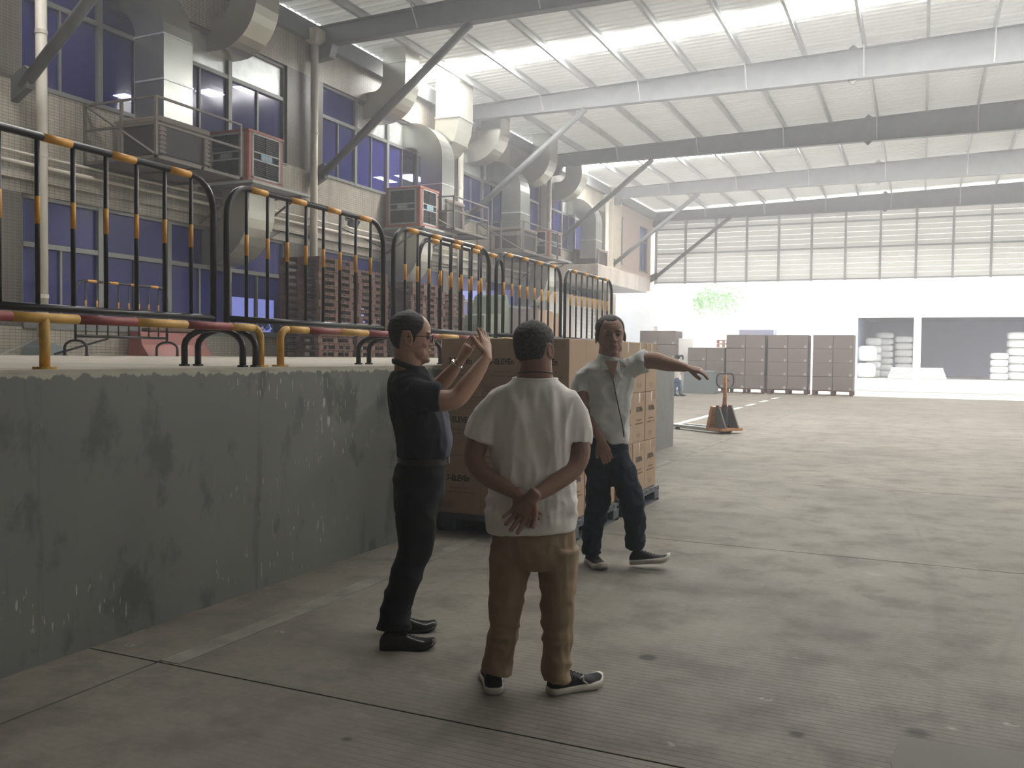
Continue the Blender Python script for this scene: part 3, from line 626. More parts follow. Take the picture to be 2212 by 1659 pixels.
# ================================================================ DOCK CLUTTER
def pallet_mesh():
    top = MB(); L, Wd = 1.2, 1.0
    for k in range(7): top.box((0, k*.172, .118), (Wd, k*.172+.14, .14)) if k < 7 else 0
    for x in (0, .45, .9): top.box((x, 0, .098), (x+.1, 1.2, .118))
    bot = MB()
    for x in (0, .45, .9): bot.box((x, 0, 0), (x+.1, 1.2, .02))
    blk = MB().box((0, 0, .02), (.1, .14, .098))
    return top.mesh('top_deck', M_['wood']), bot.mesh('bottom_deck', M_['wood']), blk.mesh('block', M_['wood']), blk.mesh('block', M_['woodl'])
PT, PB, PK, PK2 = pallet_mesh()
ORD = ['bottom', 'second', 'third', 'fourth', 'fifth', 'sixth', 'seventh', 'eighth', 'ninth', 'tenth', 'eleventh', 'twelfth', 'thirteenth', 'fourteenth']
def pallet_stack(x, y, n, where, short):
    for k in range(n):
        t = thing('wooden_pallet', ('%s pallet from the bottom of the %s' % (ORD[k], short)) if k else 'bottom pallet of the %s' % short, 'pallet', (x+random.uniform(-.025,.025), y+random.uniform(-.02,.02), ZD+k*.146), random.uniform(-.012,.012), where)
        link('top_deck', PT, t); link('bottom_deck', PB, t)
        for bx in (0, .45, .9):
            for by in (0, .53, 1.06): link('block', PK2 if random.random() < .25 else PK, t, None, (bx, by, 0))
pallet_stack(-12.1, 15.05, 14, 'tall red brown pallet stacks', 'nearest tall pallet stack')
pallet_stack(-12.1, 16.42, 13, 'tall red brown pallet stacks', 'second tall pallet stack')
pallet_stack(-11.7, 18.0, 12, 'lower red brown pallet stacks', 'third pallet stack, right of the bald man')
pallet_stack(-11.7, 19.4, 11, 'lower red brown pallet stacks', 'fourth pallet stack, behind the barrier bars')
t = thing('water_barrier', 'faded red plastic block lying against the tiles with a pale plank on it', 'barrier', (-12.78, 11.75, ZD))
MB().prism([(-.0, 0), (.50, 0), (.34, .2), (.30, .42), (.05, .44)], 1, 0, 1.55).obj('shell', M_['barred'], t)
MB().bevbox((.06, .25, .44), (.27, 1.4, .50), .01).obj('groove_cap', M_['woodl'], t, label='pale wooden plank on top')
t = thing('waste_bin', 'dark blue waste bin at the left edge of the dock', 'bin', (-12.0, 8.35, ZD))
MB().rings([[(sx*w_, sy*w_, z) for sx, sy in ((-1,-1),(1,-1),(1,1),(-1,1))] for w_, z in ((.15, 0), (.2, .36))]).obj('bin_body', M_['bluep'], t); MB().bevbox((-.22,-.22,.36), (.22,.22,.40), .01).obj('lid', M_['bluep'], t)
tag(MB().tube([(-12.0, 8.75, ZD+.012), (-12.45, 9.8, ZD+.3)], .012, 6).obj('steel_rod', M_['jsteel']), 'bare steel rod leaning near the blue bin', 'rod')
tag(MB().tube([(-12.3, 10.9, ZD+.28), (-12.25, 9.85, ZD+.02)], .018, 6).obj('crowbar', M_['black']), 'dark bar leaning beside the cream downpipe', 'bar')
# olive cart, cardboard, wrap, tubs further along the dock
t = thing('covered_cart', 'olive green plastic wheelie cart with a tilted lid behind the bars', 'cart', (-11.3, 22.5, ZD))
MB().rings([[(-.45,-.5,.15),(.45,-.5,.15),(.45,.5,.15),(-.45,.5,.15)], [(-.5,-.55,.9),(.5,-.55,.9),(.5,.6,.9),(-.5,.6,.9)], [(-.48,-.5,1.15),(.48,-.5,1.15),(.48,.6,1.25),(-.48,.6,1.25)]]).obj('tub', M_['greenp'], t)
MB().prism([(.55, .95), (.85, 1.75), (.95, 1.8), (1.05, 1.6), (1.1, .5), (.9, .2), (.7, .4)], 0, -.5, .5).obj('tilted_lid', M_['greenp'], t)
for sx in (-.4, .4):
    for sy in (-.4, .45): MB().cyl((sx-.03, sy, .08), (sx+.03, sy, .08), .08).obj('wheel', M_['rubber'], t)
for k in range(4):
    tag(MB().box((-11.2+.03*k, 24.3+k*.56, ZD), (-10.2, 24.36+k*.56, ZD+1.45-.02*k)).obj('folded_carton', M_['card'] if k else M_['card2']), ['dark flattened carton at the left of the upright row', 'second flattened carton standing upright behind the bars', 'third flattened carton standing upright behind the bars', 'rightmost flattened carton, above the grey hair'][k], 'cardboard', 'flattened cartons standing upright')
def blob(r, seed, sq=(1,1,1), amp=.25, pw=1.):
    b = MB(); n, m_ = 14, 9; rg = []
    for i in range(m_):
        a = pi*(i+.5)/m_; rg.append([])
        for j in range(n):
            q = 2*pi*j/n; p = Vector((sin(a)*cos(q), sin(a)*sin(q), cos(a))); p = Vector([math.copysign(abs(w_)**pw, w_) for w_ in p])
            d = 1+amp*noise.noise(p*2.2+Vector((seed, 0, 0))); rg[-1].append((p.x*d*r*sq[0], p.y*d*r*sq[1], p.z*d*r*sq[2]))
    return b.rings(rg[::-1])
tag(blob(.5, 3, (1, 1.5, .6)).obj('plastic_wrap_bundle', M_['sack'], None, True, loc=(-11.2, 29.0, ZD+.3)), 'crumpled clear plastic bundle lying past the flattened cartons', 'bundle')
t = thing('plastic_tub', 'dark blue plastic tub behind the near cartons', 'tub', (-11.2, 27.2, ZD)); MB().rings([[(-.4,-.7,0),(.4,-.7,0),(.4,.7,0),(-.4,.7,0)],[(-.45,-.8,.75),(.45,-.8,.75),(.45,.8,.75),(-.45,.8,.75)]]).obj('tub_body', M_['bluep'], t)

# ================================================================ CARTONS ON PLASTIC PALLETS
T7 = textmesh('7-ELEVEn', .068, .0020, .0006, .82); T7.materials.append(M_['ink'])
T8a = textmesh('Black Coffee Lids For', .02, .0, .0004); T8a.materials.append(M_['ink2'])
T8b = textmesh('Regular/Large/Super Coffee Cups', .02, .0, .0004); T8b.materials.append(M_['ink2'])
T9 = textmesh('MATERIALS', .011, .0, .0004); T9.materials.append(M_['ink2'])
CW, CDp, CH = .385, .405, .492
def outline(w_, h_, rows=0):
    b = MB(); e = .002
    for a, c in (((0,0),(w_,e)), ((0,h_-e),(w_,h_)), ((0,0),(e,h_)), ((w_-e,0),(w_,h_))): b.box((a[0], 0, a[1]), (c[0], .001, c[1]))
    for k in range(rows): b.box((0.012, 0, h_*(k+1)/(rows+1)), (w_-.012, .001, h_*(k+1)/(rows+1)+e))
    return b
O1 = outline(.105, .062, 2).mesh('print_box', M_['ink2']); O2 = outline(.09, .04, 3).mesh('print_box', M_['ink2'])
body_me = MB().bevbox((0, 0, 0), (CW, CDp, CH), .004).mesh('carton_body', M_['card'])
flap_me = MB().box((.002, CDp/2-.001, CH), (CW-.002, CDp/2+.001, CH+.0012)).mesh('lid_seam', M_['ink2'])
tape_t = MB().box((CW/2-.025, -.0, CH), (CW/2+.025, CDp, CH+.0016)).mesh('tape', M_['tape'])
tape_s = MB().box((CW, CDp/2-.022, CH-.10), (CW+.0015, CDp/2+.022, CH)).box((CW*.2, CDp/2-.022, CH), (CW, CDp/2+.022, CH+.0016)).mesh('tape', M_['tape'])
LAY = ['bottom', 'middle', 'top']; COL = ['left', 'centre', 'right']; ROW = ['front', 'second', 'rear']
def face(par, me, u, z, side):   # place a flat mark on the front (-y) or right (+x) face
    g = link(me.name.split('.')[0], me, par); 
    if side == 'f': g.matrix_local = Matrix.Translation((u, -.0012, z)) @ (Matrix.Rotation(pi/2, 4, 'X') if me.name.startswith('lett') else Matrix.Identity(4))
    else: g.matrix_local = Matrix.Translation((CW+.0012, u, z)) @ Matrix.Rotation(pi/2, 4, 'Z') @ (Matrix.Rotation(pi/2, 4, 'X') if me.name.startswith('lett') else Matrix.Identity(4))
for q in (T7, T8a, T8b, T9): q.name = 'lettering'
def cartons(x, y, z, who, second):
    for L in range(3):
        for c in range(3):
            for r in range(3):
                if L < 2 and c == 1 and r == 1: continue
                lb = 'printed carton in the %s stack, %s layer, %s row, %s column' % (who, LAY[L], ROW[r], COL[c])
                t = thing('carton', lb, 'carton', (x+c*(CW+.003)+random.uniform(-.004,.004), y+r*(CDp+.004)+random.uniform(-.004,.004), z+L*(CH+.003)), random.uniform(-.006,.006), 'printed cartons on the %s pallet' % who)
                link('carton_body', body_me, t)
                if L == 2: link('lid_seam', flap_me, t); link('tape', tape_t, t)
                if r == 0:
                    face(t, T7, CW*.46, CH*.565, 'f'); face(t, T8a, CW*.5, CH*.43, 'f'); face(t, T8b, CW*.5, CH*.36, 'f'); face(t, T9, CW*.22, CH*.9, 'f'); face(t, O1, CW*.62, CH*.82, 'f'); face(t, O2, .03, .05, 'f')
                if c == 2:
                    if L < 2: face(t, T7, CDp*.5, CH*.62, 's'); face(t, T8a, CDp*.5, CH*.44, 's'); face(t, T8b, CDp*.5, CH*.37, 's'); face(t, O1, CDp*.6, CH*.84, 's')
                    face(t, O2, CDp*.35, .05, 's')
                    if second or L < 2: link('tape', tape_s, t)
def plastic_pallet(x, y, label, w_=1.22, d_=1.22):
    t = thing('plastic_pallet', label, 'pallet', (x, y, 0), 0, 'grey plastic pallets under printed cartons'); 
    b = MB()
    for k in range(8): b.box((0, k*d_/8+.008, .125), (w_, (k+1)*d_/8-.008, .15))
    b.box((0,0,.105),(w_,.06,.125)).box((0,d_-.06,.105),(w_,d_,.125)).box((0,0,.105),(.06,d_,.125)).box((w_-.06,0,.105),(w_,d_,.125)); b.obj('deck', M_['plpal'], t)
    for a in (0, w_/2-.08, w_-.16):
        for c in (0, d_/2-.08, d_-.16): MB().bevbox((a, c, .0), (a+.16, c+.16, .106), .008).obj('block', M_['plpal'], t)
    b = MB()
    for c in (0, d_/2-.05, d_-.1): b.box((0, c, .0), (w_, c+.1, .018))
    b.box((0, 0, 0), (.1, d_, .018)).box((w_-.1, 0, 0), (w_, d_, .018)); b.obj('bottom_frame', M_['plpal'], t)
plastic_pallet(-3.73, 6.74, 'grey plastic pallet under the nearer printed cartons, behind the men')
plastic_pallet(-3.71, 8.05, 'grey plastic pallet under the farther printed cartons by the dock corner')
cartons(-3.725, 6.76, .152, 'nearer', False); cartons(-3.70, 8.06, .152, 'farther', True)

# ================================================================ PALLET JACK
t = thing('pallet_jack', 'worn orange pallet jack standing on the open floor', 'pallet jack', (-3.62, 18.05, 0), radians(-8))
b = MB()
for x in (-.27, .0-.0):  pass
# forks run towards -x (local), handle upright at the origin
for y in (-.26, .10):
    MB().prism([(-1.25, .06), (-1.2, .095), (-.12, .10), (-.12, .04), (-1.2, .045)], 1, y, y+.16).obj('fork', M_['jsteel'], t, label='shiny bare steel fork')
    MB().cyl((-1.08, y+.04, .035), (-1.08, y+.12, .035), .034).obj('fork_roller', M_['rubber'], t)
MB().prism([(-.14, .08), (-.06, .08), (.06, .52), (-.01, .54)], 1, -.26, .26).obj('sloping_plate', M_['jack'], t)
MB().add([(-.12,-.27,.06),(.34,-.27,.06),(.34,.27,.06),(-.12,.27,.06),(-.12,-.27,.11),(.34,-.27,.11),(.34,.27,.11),(-.12,.27,.11)], [(0,3,2,1),(4,5,6,7),(0,1,5,4),(1,2,6,5),(2,3,7,6),(3,0,4,7)]).obj('base_plate', M_['jack'], t)
MB().prism([(.04, .11), (.34, .11), (.13, .55), (.05, .55)], 1, -.18, -.15).prism([(.04, .11), (.34, .11), (.13, .55), (.05, .55)], 1, .15, .18).obj('side_web', M_['angle'], t)
MB().cyl((.10, 0, .1), (.10, 0, .42), .075).cyl((.10, 0, .42), (.10, 0, .56), .05).obj('pump', M_['rubber'], t)
for y in (-.11, .05): MB().cyl((.14, y, .085), (.14, y+.06, .085), .085, 20).obj('steer_wheel', M_['rubber'], t)
MB().tube([(.10, 0, .5), (.11, 0, .8), (.11, 0, 1.15)], [.045, .035, .03], 10).obj('handle_shaft', M_['jack'], t, True)
lp = [(.11, y, z) for y, z in ((0,.86),(-.12,.90),(-.2,.95),(-.22,1.0),(-.22,1.1),(-.19,1.16),(-.14,1.18),(.14,1.18),(.19,1.16),(.22,1.1),(.22,1.0),(.2,.95),(.12,.90),(0,.86))]
MB().tube([Vector(p)+Vector((0,0,0)) for p in lp], .013, 8).obj('handle_loop', M_['rubber'], t, True)
MB().tube([(.10,.02,1.08),(.12,.1,1.03)], .01, 6).obj('release_lever', M_['rubber'], t)
t.rotation_euler = (0, 0, radians(-36))

# ================================================================ FAR CARTON STACKS
def far_stack(x, y, nx, nz, w_, h_, who, z0=.205, deep=1.15, lab=True):
    p = thing('wooden_pallet', 'wooden pallet under the %s' % who, 'pallet', (x, y, 0), 0, 'pallets under far carton stacks')
    Wt = nx*w_; b = MB().box((0, 0, .17), (Wt, deep, .20)).box((0, 0, 0), (Wt, .1, .02)).box((0, deep-.1, 0), (Wt, deep, .02)); b.obj('deck', M_['wood'], p)
    for a in (0, Wt/2-.07, Wt-.14):
        for c in (0, deep-.14): MB().box((a, c, .02), (a+.14, c+.14, .17)).obj('block', M_['wood'], p)
    for k in range(nz):
        for c in range(nx):
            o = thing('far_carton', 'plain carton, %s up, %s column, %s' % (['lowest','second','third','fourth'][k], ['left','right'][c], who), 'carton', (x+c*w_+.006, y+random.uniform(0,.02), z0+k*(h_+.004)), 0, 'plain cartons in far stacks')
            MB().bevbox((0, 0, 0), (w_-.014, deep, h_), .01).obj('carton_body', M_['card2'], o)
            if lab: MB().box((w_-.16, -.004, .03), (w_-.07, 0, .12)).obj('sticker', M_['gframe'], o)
far_stack(-7.55, 38.5, 2, 4, .80, .558, 'stack just right of the pallet jack handle')
far_stack(-5.84, 38.5, 2, 4, .80, .558, 'stack left of the narrow bright gap')
far_stack(-4.05, 38.4, 2, 4, .78, .558, 'rightmost stack beside the bright opening')
far_stack(-9.2, 38.6, 2, 3, .79, .562, 'three high stack beyond the pointing hand')
far_stack(-11.35, 38.6, 2, 4, .80, .60, 'left stack behind the worker', deep=1.3)
tag(MB().bevbox((0,0,0), (.55,.5,2.3), .01).obj('panel_crate', M_['white'], loc=(-9.78, 39.2, .0)), 'pale upright box wedged between the two leftmost far stacks', 'crate')
tag(MB().bevbox((0,0,0), (1.25,.9,.93), .01).obj('concrete_block', M_['greydk'], loc=(-8.95, 36.9, 0)), 'low slate grey block in front of the three high far stack', 'block')
def crate_stack(x, y, z, n, lb):
    for k in range(n):
        o = thing('red_crate', lb[k], 'crate', (x, y, z+k*.2), 0, 'red pallets behind the cartons')
        MB().box((0,0,.15),(1.2,1,.18)).box((0,0,0),(1.2,1,.02)).obj('deck', M_['orange'], o)
        for a in (0, .28, .53, .8, 1.08): MB().box((a,0,.02),(a+.12,.1,.15)).obj('block', M_['orange'], o)
crate_stack(-9.6, 46.5, 1.6, 4, ['lowest faded red pallet glimpsed above the three high stack', 'second faded red pallet above the three high stack', 'third faded red pallet above the three high stack', 'top faded red pallet above the three high stack'])
tag(MB().bevbox((0,0,0), (1.2,1,1.58), .01).obj('pallet_pile', M_['card2'], loc=(-9.6, 46.5, 0)), 'hidden brown crate carrying the faded red pallets', 'crate')
tag(MB().bevbox((0,0,0), (1.75,1,2.95), .01).obj('grey_cabinet', M_['darkw'], loc=(-8.75, 48, 0)), 'pale grey cabinet showing above the second far stack', 'cabinet')

# ================================================================ WAREHOUSE ACROSS THE YARD
wh = estruct('warehouse', 'white warehouse front with two dark open bays across the yard')
yw = 60
MB().box((-30, yw, 0), (-3.7, yw+.4, 12)).box((-3.7, yw, 4.05), (30, yw+.4, 12)).obj('wall_panel', M_['white'], wh)
for x in (-.52, 11.0, 20): MB().box((x, yw-.05, .3), (x+.42, yw+.4, 4.1)).obj('column', M_['white'], wh)
MB().box((-3.7, yw, 0), (30, yw+14, .3)).obj('raised_floor', M_['asph'], wh)
MB().box((-3.7, yw+14, 0), (30, yw+14.2, 6)).box((-3.8, yw+.4, 0), (-3.7, yw+14, 6)).box((30, yw+.4, 0), (30.1, yw+14, 6)).obj('room_wall', M_['darkw'], wh)
MB().box((-3.7, yw+.4, 4.3), (30, yw+14, 4.5)).obj('room_ceiling', M_['darkw'], wh)
def sackpile(x, y, z, w_, d_, n, h_, lbl):
    for k in range(n):
        o = blob(.5, x*3+k*1.7, (w_, d_, h_*.97), .05, .45)
        tag(o.obj('white_sack', M_['sack'], None, True, loc=(x, y, z+h_*.5+k*h_)), lbl % (ORD[k] if k else 'bottom'), 'sack', 'white sacks in the warehouse')
sackpile(-2.95, 64, .3, 1.0, 1.0, 5, .52, 'white sack, %s in the pile against the left bay edge')
sackpile(-2.35, 66, .3, 1.15, 1.1, 7, .43, 'white sack, %s in the tallest left bay pile')
sackpile(-1.15, 66, .3, 1.1, 1.1, 6, .46, 'white sack, %s in the pile left of the white column')
sackpile(5.3, 64, .3, 1.1, 1.1, 6, .5, 'white sack, %s in the pile at the far right edge')
sackpile(4.3, 63, .3, 1.0, 1.0, 4, .42, 'white sack, %s in the low pile at the far right')
for k in range(5): tag(MB().bevbox((0,0,0), (3.4-.1*k,1,.13), .01).obj('foam_board', M_['white'], loc=(-2.0+.05*k, 62.5, .3+k*.14)), ['lowest', 'second', 'third', 'fourth', 'topmost'][k] + ' pale board of the flat pile across the white column', 'board', 'flat boards in the warehouse')
for (x, y, w_, h_, lb) in ((-3.3, 61.2, 1.3, .95, 'big white sack on the warehouse floor at the left bay edge'), (-3.2, 61.4, 1.2, 1.0, 'big square white bag stacked on the sack at the left bay edge')):
    z = .3 if 'floor' in lb else 1.35
    tag(blob(.5, x, (w_, 1.1, h_*.97), .05, .5).obj('white_sack', M_['sack'], None, True, loc=(x, y, z+h_*.5)), lb, 'sack')
# pale side building and a tree beyond the open end
sb = estruct('side_building', 'pale lilac side building just outside the open end')
MB().box((-22, 46.5, 0), (-12.9, 62, 9)).obj('wall_panel', M_['white'], sb)
MB().box((-12.9, 46.5, 0), (-12.7, 50, 3.1)).obj('pier', M_['pink'], sb)
def tree(x, y, z, r, lb):
    t = thing('tree', lb, 'tree', (x, y, 0)); MB().tube([(0,0,0), (.1,0,z-.5), (0,.1,z+1)], [.07,.06,.04], 8).obj('trunk', M_['sack'], t)
    b = MB(); rnd = random.Random(5)
    for i in range(900):
        p = Vector((rnd.gauss(0,1), rnd.gauss(0,1), rnd.gauss(0,.7))); p = p.normalized()*r*rnd.uniform(.4,1); p.z = p.z*.55+z
        a = Vector((rnd.uniform(-1,1), rnd.uniform(-1,1), rnd.uniform(-1,1))).normalized()*.14; c = a.cross(Vector((rnd.uniform(-1,1),.3,1))).normalized()*.07
        b.add([p-a, p-c, p+a, p+c], [(0,1,2,3)])
    o = b.obj('foliage', M_['leafp'], t); o['kind'] = 'stuff'
tree(-11.9, 56.5, 5.05, 1.9, 'pale sunlit tree top faint in the glare at the left of the opening')
bpy.data.objects.remove(tmp)
# ================================================================ PEOPLE
import numpy as np
M_['skin'] = mat('tanned_skin', (.30, .165, .115), .5, 0, .08, 8, .12, 90, .4, .002)
M_['skin2'] = mat('fair_brown_skin', (.40, .235, .165), .48, 0, .08, 8, .12, 90, .4, .002)
M_['skin3'] = mat('dark_tanned_skin', (.26, .145, .105), .5, 0, .08, 8, .12, 90, .4, .002)
M_['hairb'] = mat('black_hair', (.014, .012, .011), .6, 0, .4, 60, .6, 250, .4, .003)
M_['hairg'] = mat('greying_hair', (.045, .043, .038), .7, 0, .6, 90, .7, 250, .3, .003)
M_['lip'] = mat('lips', (.25, .10, .08), .5, 0, .05)
M_['eyew'] = mat('eye_white', (.14, .12, .11), .3, 0, 0, 1, 0)  # whites greyed: the shade over the eyes is put into the colour
M_['eyed'] = mat('eye_dark', (.01, .008, .006), .2, 0, 0, 1, 0)
M_['polo'] = mat('black_polo_cloth', (.013, .014, .018), .85, 0, .2, 5, .3, 120, .3, .002)
M_['polo2'] = mat('grey_blue_panel_cloth', (.075, .08, .105), .85, 0, .15, 5, .3, 120, .3, .002)
M_['slack'] = mat('black_trouser_cloth', (.010, .010, .012), .8, 0, .2, 5, .3, 90, .3, .002)
M_['tee'] = mat('white_cotton', (.76, .73, .69), .88, 0, .04, 5, .25, 120, .2, .002)
M_['khaki'] = mat('khaki_cotton', (.27, .20, .13), .85, 0, .10, 5, .3, 90, .2, .002)
M_['pale'] = mat('pale_mint_shirt_cloth', (.62, .65, .64), .85, 0, .05, 5, .25, 120, .2, .002)
M_['denim'] = mat('dark_blue_denim', (.014, .021, .034), .85, 0, .3, 9, .4, 150, .2, .002)
M_['sole'] = mat('off_white_sole', (.55, .52, .46), .6, 0, .1, 20)
M_['knit'] = mat('black_knit_shoe', (.016, .017, .02), .8, 0, .2, 40)
M_['leath'] = mat('black_leather', (.012, .012, .012), .28, 0, .2, 20, .2)
M_['metal'] = mat('polished_steel', (.6, .6, .58), .2, 1, .05)

def crom(P, n=5):
    """smooth a chain of tuples (x,y,z,a,b) with Catmull-Rom"""
    P = [np.array(p, float) for p in P]; Q = [2*P[0]-P[1]] + P + [2*P[-1]-P[-2]]; out = []
    for i in range(1, len(Q)-2):
        for k in range(n):
            t = k/n; a, b, c, d = Q[i-1:i+3]
            out.append(.5*((2*b)+(c-a)*t+(2*a-5*b+4*c-d)*t*t+(3*b-a-3*c+d)*t**3))
    out.append(P[-1]); return out
def loft(mb, P, ref=(1,0,0), n=20, sub=5, sq=1., dome=True):
    """closed tube along chain (x,y,z,a[,b]); a = half width along ref, b = half depth"""
    P = [p if len(p) == 5 else (*p, p[3]) for p in P]; Q = crom(P, sub) if sub > 1 else [np.array(p, float) for p in P]
    rg = []; ref = Vector(ref)
    for i, q in enumerate(Q):
        t = Vector(Q[min(i+1, len(Q)-1)][:3]) - Vector(Q[max(i-1, 0)][:3]); t.normalize()
        e1 = (ref - t*ref.dot(t)).normalized(); e2 = t.cross(e1); c = Vector(q[:3]); rr = []
        for k in range(n):
            a = 2*pi*k/n; ca, sa = cos(a), sin(a)
            if sq != 1: ca, sa = math.copysign(abs(ca)**sq, ca), math.copysign(abs(sa)**sq, sa)
            rr.append(c + e1*ca*max(q[3], .001) + e2*sa*max(q[4], .001))
        rg.append(rr)
    if dome:
        for end, s in ((0, -1), (-1, 1)):
            q = Q[end]; c = Vector(q[:3]); base = rg[end]; r = min(q[3], q[4]); j = 1 if end == 0 else -2
            t = (c - Vector(Q[j][:3])).normalized()
            ext = [[c + (p-c)*f + t*r*g for p in base] for f, g in ((.86, .3), (.5, .55))]
            if end == 0: rg = ext[::-1] + rg
            else: rg = rg + ext
    mb.rings(rg); return mb
def ell(mb, c, r, n=14, m_=9, M=None):
    rg = []
    for i in range(m_):
        a = pi*(i+.5)/m_; rg.append([Vector((c[0]+r[0]*sin(a)*cos(2*pi*j/n), c[1]+r[1]*sin(a)*sin(2*pi*j/n), c[2]+r[2]*cos(a))) for j in range(n)])
    if M: rg = [[M @ p for p in r_] for r_ in rg]
    mb.rings(rg); return mb
def remesh(mb, vox, smooth=2, deform=None, name='m', mats=None):
    """union of the overlapping closed shapes into one continuous skin"""
    me = mb.mesh('tmp', [])
    o = bpy.data.objects.new('tmp', me); C.objects.link(o)
    md = o.modifiers.new('r', 'REMESH'); md.mode = 'VOXEL'; md.voxel_size = vox; md.use_smooth_shade = True
    if smooth: sm = o.modifiers.new('s', 'SMOOTH'); sm.factor = .5; sm.iterations = smooth
    dg = bpy.context.evaluated_depsgraph_get(); me2 = bpy.data.meshes.new_from_object(o.evaluated_get(dg)); bpy.data.objects.remove(o); bpy.data.meshes.remove(me)
    me2.name = name
    if deform:
        n = len(me2.vertices); co = np.empty(n*3, 'f'); me2.vertices.foreach_get('co', co); co = co.reshape(-1, 3); no = np.empty(n*3, 'f'); me2.vertices.foreach_get('normal', no); no = no.reshape(-1, 3)
        co = deform(co, no); me2.vertices.foreach_set('co', co.astype('f').ravel()); me2.update()
    me2.materials.clear()
    for q in (mats if isinstance(mats, list) else [mats]): me2.materials.append(q)
    me2.polygons.foreach_set('use_smooth', [True]*len(me2.polygons))
    return me2
def wr(co, no, amp, sc, seed=0, mask=None):
    """cloth folds: ridged noise, sc = (sx,sy,sz) frequencies"""
    d = np.array([(1-2*abs(noise.noise(Vector((p[0]*sc[0]+seed, p[1]*sc[1], p[2]*sc[2])))))for p in co]) - .55
    if mask is not None: d = d*mask(co)
    return co + no*(d*amp)[:, None]

HEADR = [(-.012,.020,.060,.02),(.0,.032,.083,.005),(.014,.043,.092,-.01),(.032,.053,.092,-.035),(.05,.060,.090,-.055),(.07,.066,.089,-.072),(.092,.070,.089,-.086),(.115,.073,.088,-.094),(.14,.0755,.092,-.099),(.165,.0755,.090,-.099),(.188,.070,.079,-.092),(.207,.059,.060,-.077),(.222,.043,.035,-.055),(.232,.022,.008,-.030)]
def head_ring(z, off=0., n=32, wide=1.):
    Z = [r[0] for r in HEADR]; z = min(max(z, Z[0]), Z[-1]); w = np.interp(z, Z, [r[1] for r in HEADR])*wide+off; f = np.interp(z, Z, [r[2] for r in HEADR])+off; b = np.interp(z, Z, [r[3] for r in HEADR])-off
    out = []
    for k in range(n):
        a = 2*pi*k/n; s, c = sin(a), cos(a); e = .88
        yy = (math.copysign(abs(c)**e, c)); xx = math.copysign(abs(s)**e, s)
        mid = -.012 if f > .03 else (f+b)/2
        out.append(Vector((w*xx, mid + (f-mid)*yy if yy > 0 else mid + (mid-b)*yy, z)))
    return out
def head(mb, M, wide=1., jowl=0.):
    zs = [r[0] for r in HEADR]; zz = []
    for a, b in zip(zs, zs[1:]): zz += [a, (a+b)/2]
    zz.append(zs[-1])
    mb.rings([[M @ p for p in head_ring(z, 0, 32, wide)] for z in zz])
    def E(c, r): ell(mb, c, r, 14, 9, M)
    loft2 = lambda P, **k: loft(mb, [tuple(M @ Vector(p[:3])) + tuple(p[3:]) for p in P], ref=tuple(M.to_3x3() @ Vector((1,0,0))), **k)
    loft2([(0,.080,.128,.009,.008),(0,.091,.112,.010,.010),(0,.101,.095,.013,.012),(0,.106,.084,.015,.012)], n=12, sub=3)   # nose
    for s in (-1, 1):
        E((s*.013,.093,.081), (.010,.012,.008)); E((s*.032,.079,.137), (.025,.013,.008)); E((s*.037,.060,.084), (.020,.018,.017)); E((s*.040,.040,.042), (.014+jowl,.034,.028+jowl*.5))
        e = Matrix.Translation((s*.080*wide, -.012, .103)) @ Matrix.Rotation(s*radians(-18), 4, 'Z') @ Matrix.Rotation(radians(8), 4, 'X')
        for k in range(12):   # ear rim
            a = 2*pi*k/12; ell(mb, (0, .016*sin(a), .028*cos(a)+.002*0), (.006,.0075,.0085), 8, 5, M @ e)
        ell(mb, (-s*.003, 0, -.002), (.005,.013,.024), 10, 7, M @ e); ell(mb, (0,.006,-.028), (.006,.008,.010), 8, 5, M @ e)
    E((0,.084,.012), (.022,.013,.014)); E((0,.090,.054), (.021,.011,.0065)); E((0,.089,.043), (.018,.011,.007)); E((0,.086,.066), (.020,.010,.010))
def head_deform(M):
    Mi = np.array(M.inverted()); R3 = np.array(M.to_3x3())
    def f(co, no):
        L = co @ Mi[:3, :3].T + Mi[:3, 3]; sel = (L[:, 2] > -.03) & (L[:, 2] < .25) & (np.abs(L[:, 0]) < .12) & (np.abs(L[:, 1]) < .14)
        d = np.zeros_like(L)
        for s in (-1, 1):
            q = ((L[:, 0]-s*.031)/.017)**2 + ((L[:, 2]-.115)/.011)**2; d[:, 1] -= .0075*np.exp(-q)*(L[:, 1] > .04)
        d[:, 1] -= .005*np.exp(-((L[:, 2]-.0485)/.0028)**2-(L[:, 0]/.020)**2)*(L[:, 1] > .06)
        for zc in (.165, .176, .187): d[:, 1] -= .0012*np.exp(-((L[:, 2]-zc)/.002)**2-(L[:, 0]/.035)**2)*(L[:, 1] > .05)
        for s in (-1, 1):
            q = ((np.abs(L[:, 0]-s*(.022+.28*(.08-L[:, 2]))))/.004)**2; d[:, 1] -= .0025*np.exp(-q)*((L[:, 2] > .045) & (L[:, 2] < .08) & (L[:, 1] > .05))
        d[~sel] = 0
        return co + d @ R3.T
    return f
